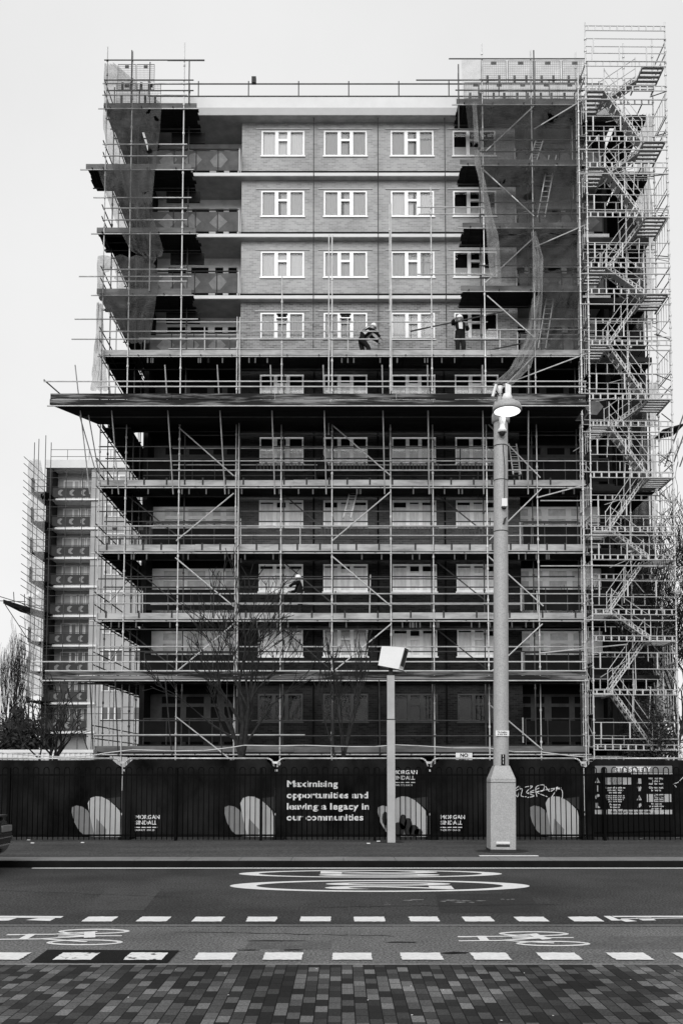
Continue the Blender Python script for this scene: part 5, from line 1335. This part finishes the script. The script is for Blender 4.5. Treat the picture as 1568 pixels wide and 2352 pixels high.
clump('evergreen_shrub', 'tall dark conifer leaning against the distant scaffold at the left', (X(50, 1650, 62), 62, 3.0), (1.2, 1.2, 3.2), 3800, 2, s=.2)
clump('evergreen_shrub', 'dark ivy covered shrub at the right edge beside the tower foot', (X(1560, 1690, 32), 34, 1.9), (1.0, 1.0, 2.3), 7000, 3, s=.07)
clump('evergreen_shrub', 'low dark hedge at the bottom of the stair tower by the right edge', (X(1500, 1720, 32.5), 32.5, .9), (1.6, .6, .9), 3000, 4, s=.09)
for cx, cy, rr_ in ((lx, ly, .52), (tx, ty, .3)):  # darker blotch round the foot of each post
    flat([(cx + rr_ * math.cos(t * .393) * random.uniform(.8, 1.15), cy + rr_ * .8 * math.sin(t * .393) * random.uniform(.8, 1.15)) for t in range(16)], z=PZ + .003, name='foot_patch', material='tar_new')
# litter at the railing foot
lt = MB()
for u, v in ((66, 1922), (75, 1929), (190, 1928), (868, 1925), (1470, 1919), (1555, 1917), (845, 1930)):
    p = G(u, v + 8, PZ); lt.box(p.x - .03, p.x + .04, p.y - .02, p.y + .02, PZ + .002, PZ + .018)
tag(lt.build('litter', 'paint'), 'scraps of pale litter along the foot of the railing', 'litter', kind='stuff')

# ------------------------------------------------------------------ car at the left edge
cyr = 13.35; cxr = X(29, 1930, cyr + 1.7)
car = thing('parked_car', 'dark car nosing into the frame at the left edge beside the kerb', 'car', (cxr - 2.2, cyr + .9, 0))
prof = [(-4.5, .35), (-4.55, .8), (-4.3, 1.1), (-3.6, 1.5), (-2.0, 1.52), (-1.2, 1.1), (-.35, .98), (-.1, .85), (0, .62), (-.02, .42), (-.14, .27), (-.55, .22)]
for n_ in range(9): a = math.pi * n_ / 8; prof.append((-.95 - .34 * math.cos(a) , .22 + .36 * math.sin(a)))
prof.append((-3.2, .2))
for n_ in range(9): a = math.pi * n_ / 8; prof.append((-3.65 - .34 * math.cos(a), .22 + .36 * math.sin(a)))
pv = [(cxr + a, cyr, b_) for a, b_ in prof]
body = MB().prism(pv, (0, 1.75, 0)).build('body', 'car_paint', car)
bv = body.modifiers.new('b', 'BEVEL'); bv.width = .1; bv.segments = 4; bv.limit_method = 'ANGLE'
MB().prism([(cxr + a, cyr - .004, b_) for a, b_ in ((-3.6, 1.12), (-3.45, 1.42), (-2.05, 1.44), (-1.45, 1.12))], (0, .01, 0)).build('side_window', 'car_glass', car)
MB().prism([(cxr + a, cyr - .006, b_) for a, b_ in ((-.42, .9), (-.12, .8), (-.08, .68), (-.38, .7))], (0, .2, 0)).build('headlight', 'petal_mid', car)
MB().box(cxr - .5, cxr + .012, cyr - .01, cyr + 1.7, .44, .46).build('bumper_trim', 'chrome', car); MB().box(cxr - .5, cxr + .01, cyr - .01, cyr + 1.7, .56, .575).build('bumper_trim', 'chrome', car)
MB().box(cxr - .1, cxr + .005, cyr + 1.25, cyr + 1.66, .66, .76).build('headlight', 'petal_mid', car)
MB().box(cxr - .1, cxr - .002, cyr + .4, cyr + 1.2, .6, .78).build('grille', 'lamp_dark', car)
MB().box(cxr - .6, cxr - .1, cyr + 1.2, cyr + 1.72, .9, .93).build('bonnet_lip', 'lamp_dark', car)
for wx in (-.95, -3.65):
    for wy in (.02, 1.53):
        w_ = MB().tube((cxr + wx, cyr + wy, .31), (cxr + wx, cyr + wy + .2, .31), .31, n=24).build('wheel', 'rubber', car)
        MB().tube((cxr + wx, cyr + wy - .01, .31), (cxr + wx, cyr + wy + .21, .31), .19, n=12).build('rim', 'tube', w_)
print('objects', len(bpy.data.objects))
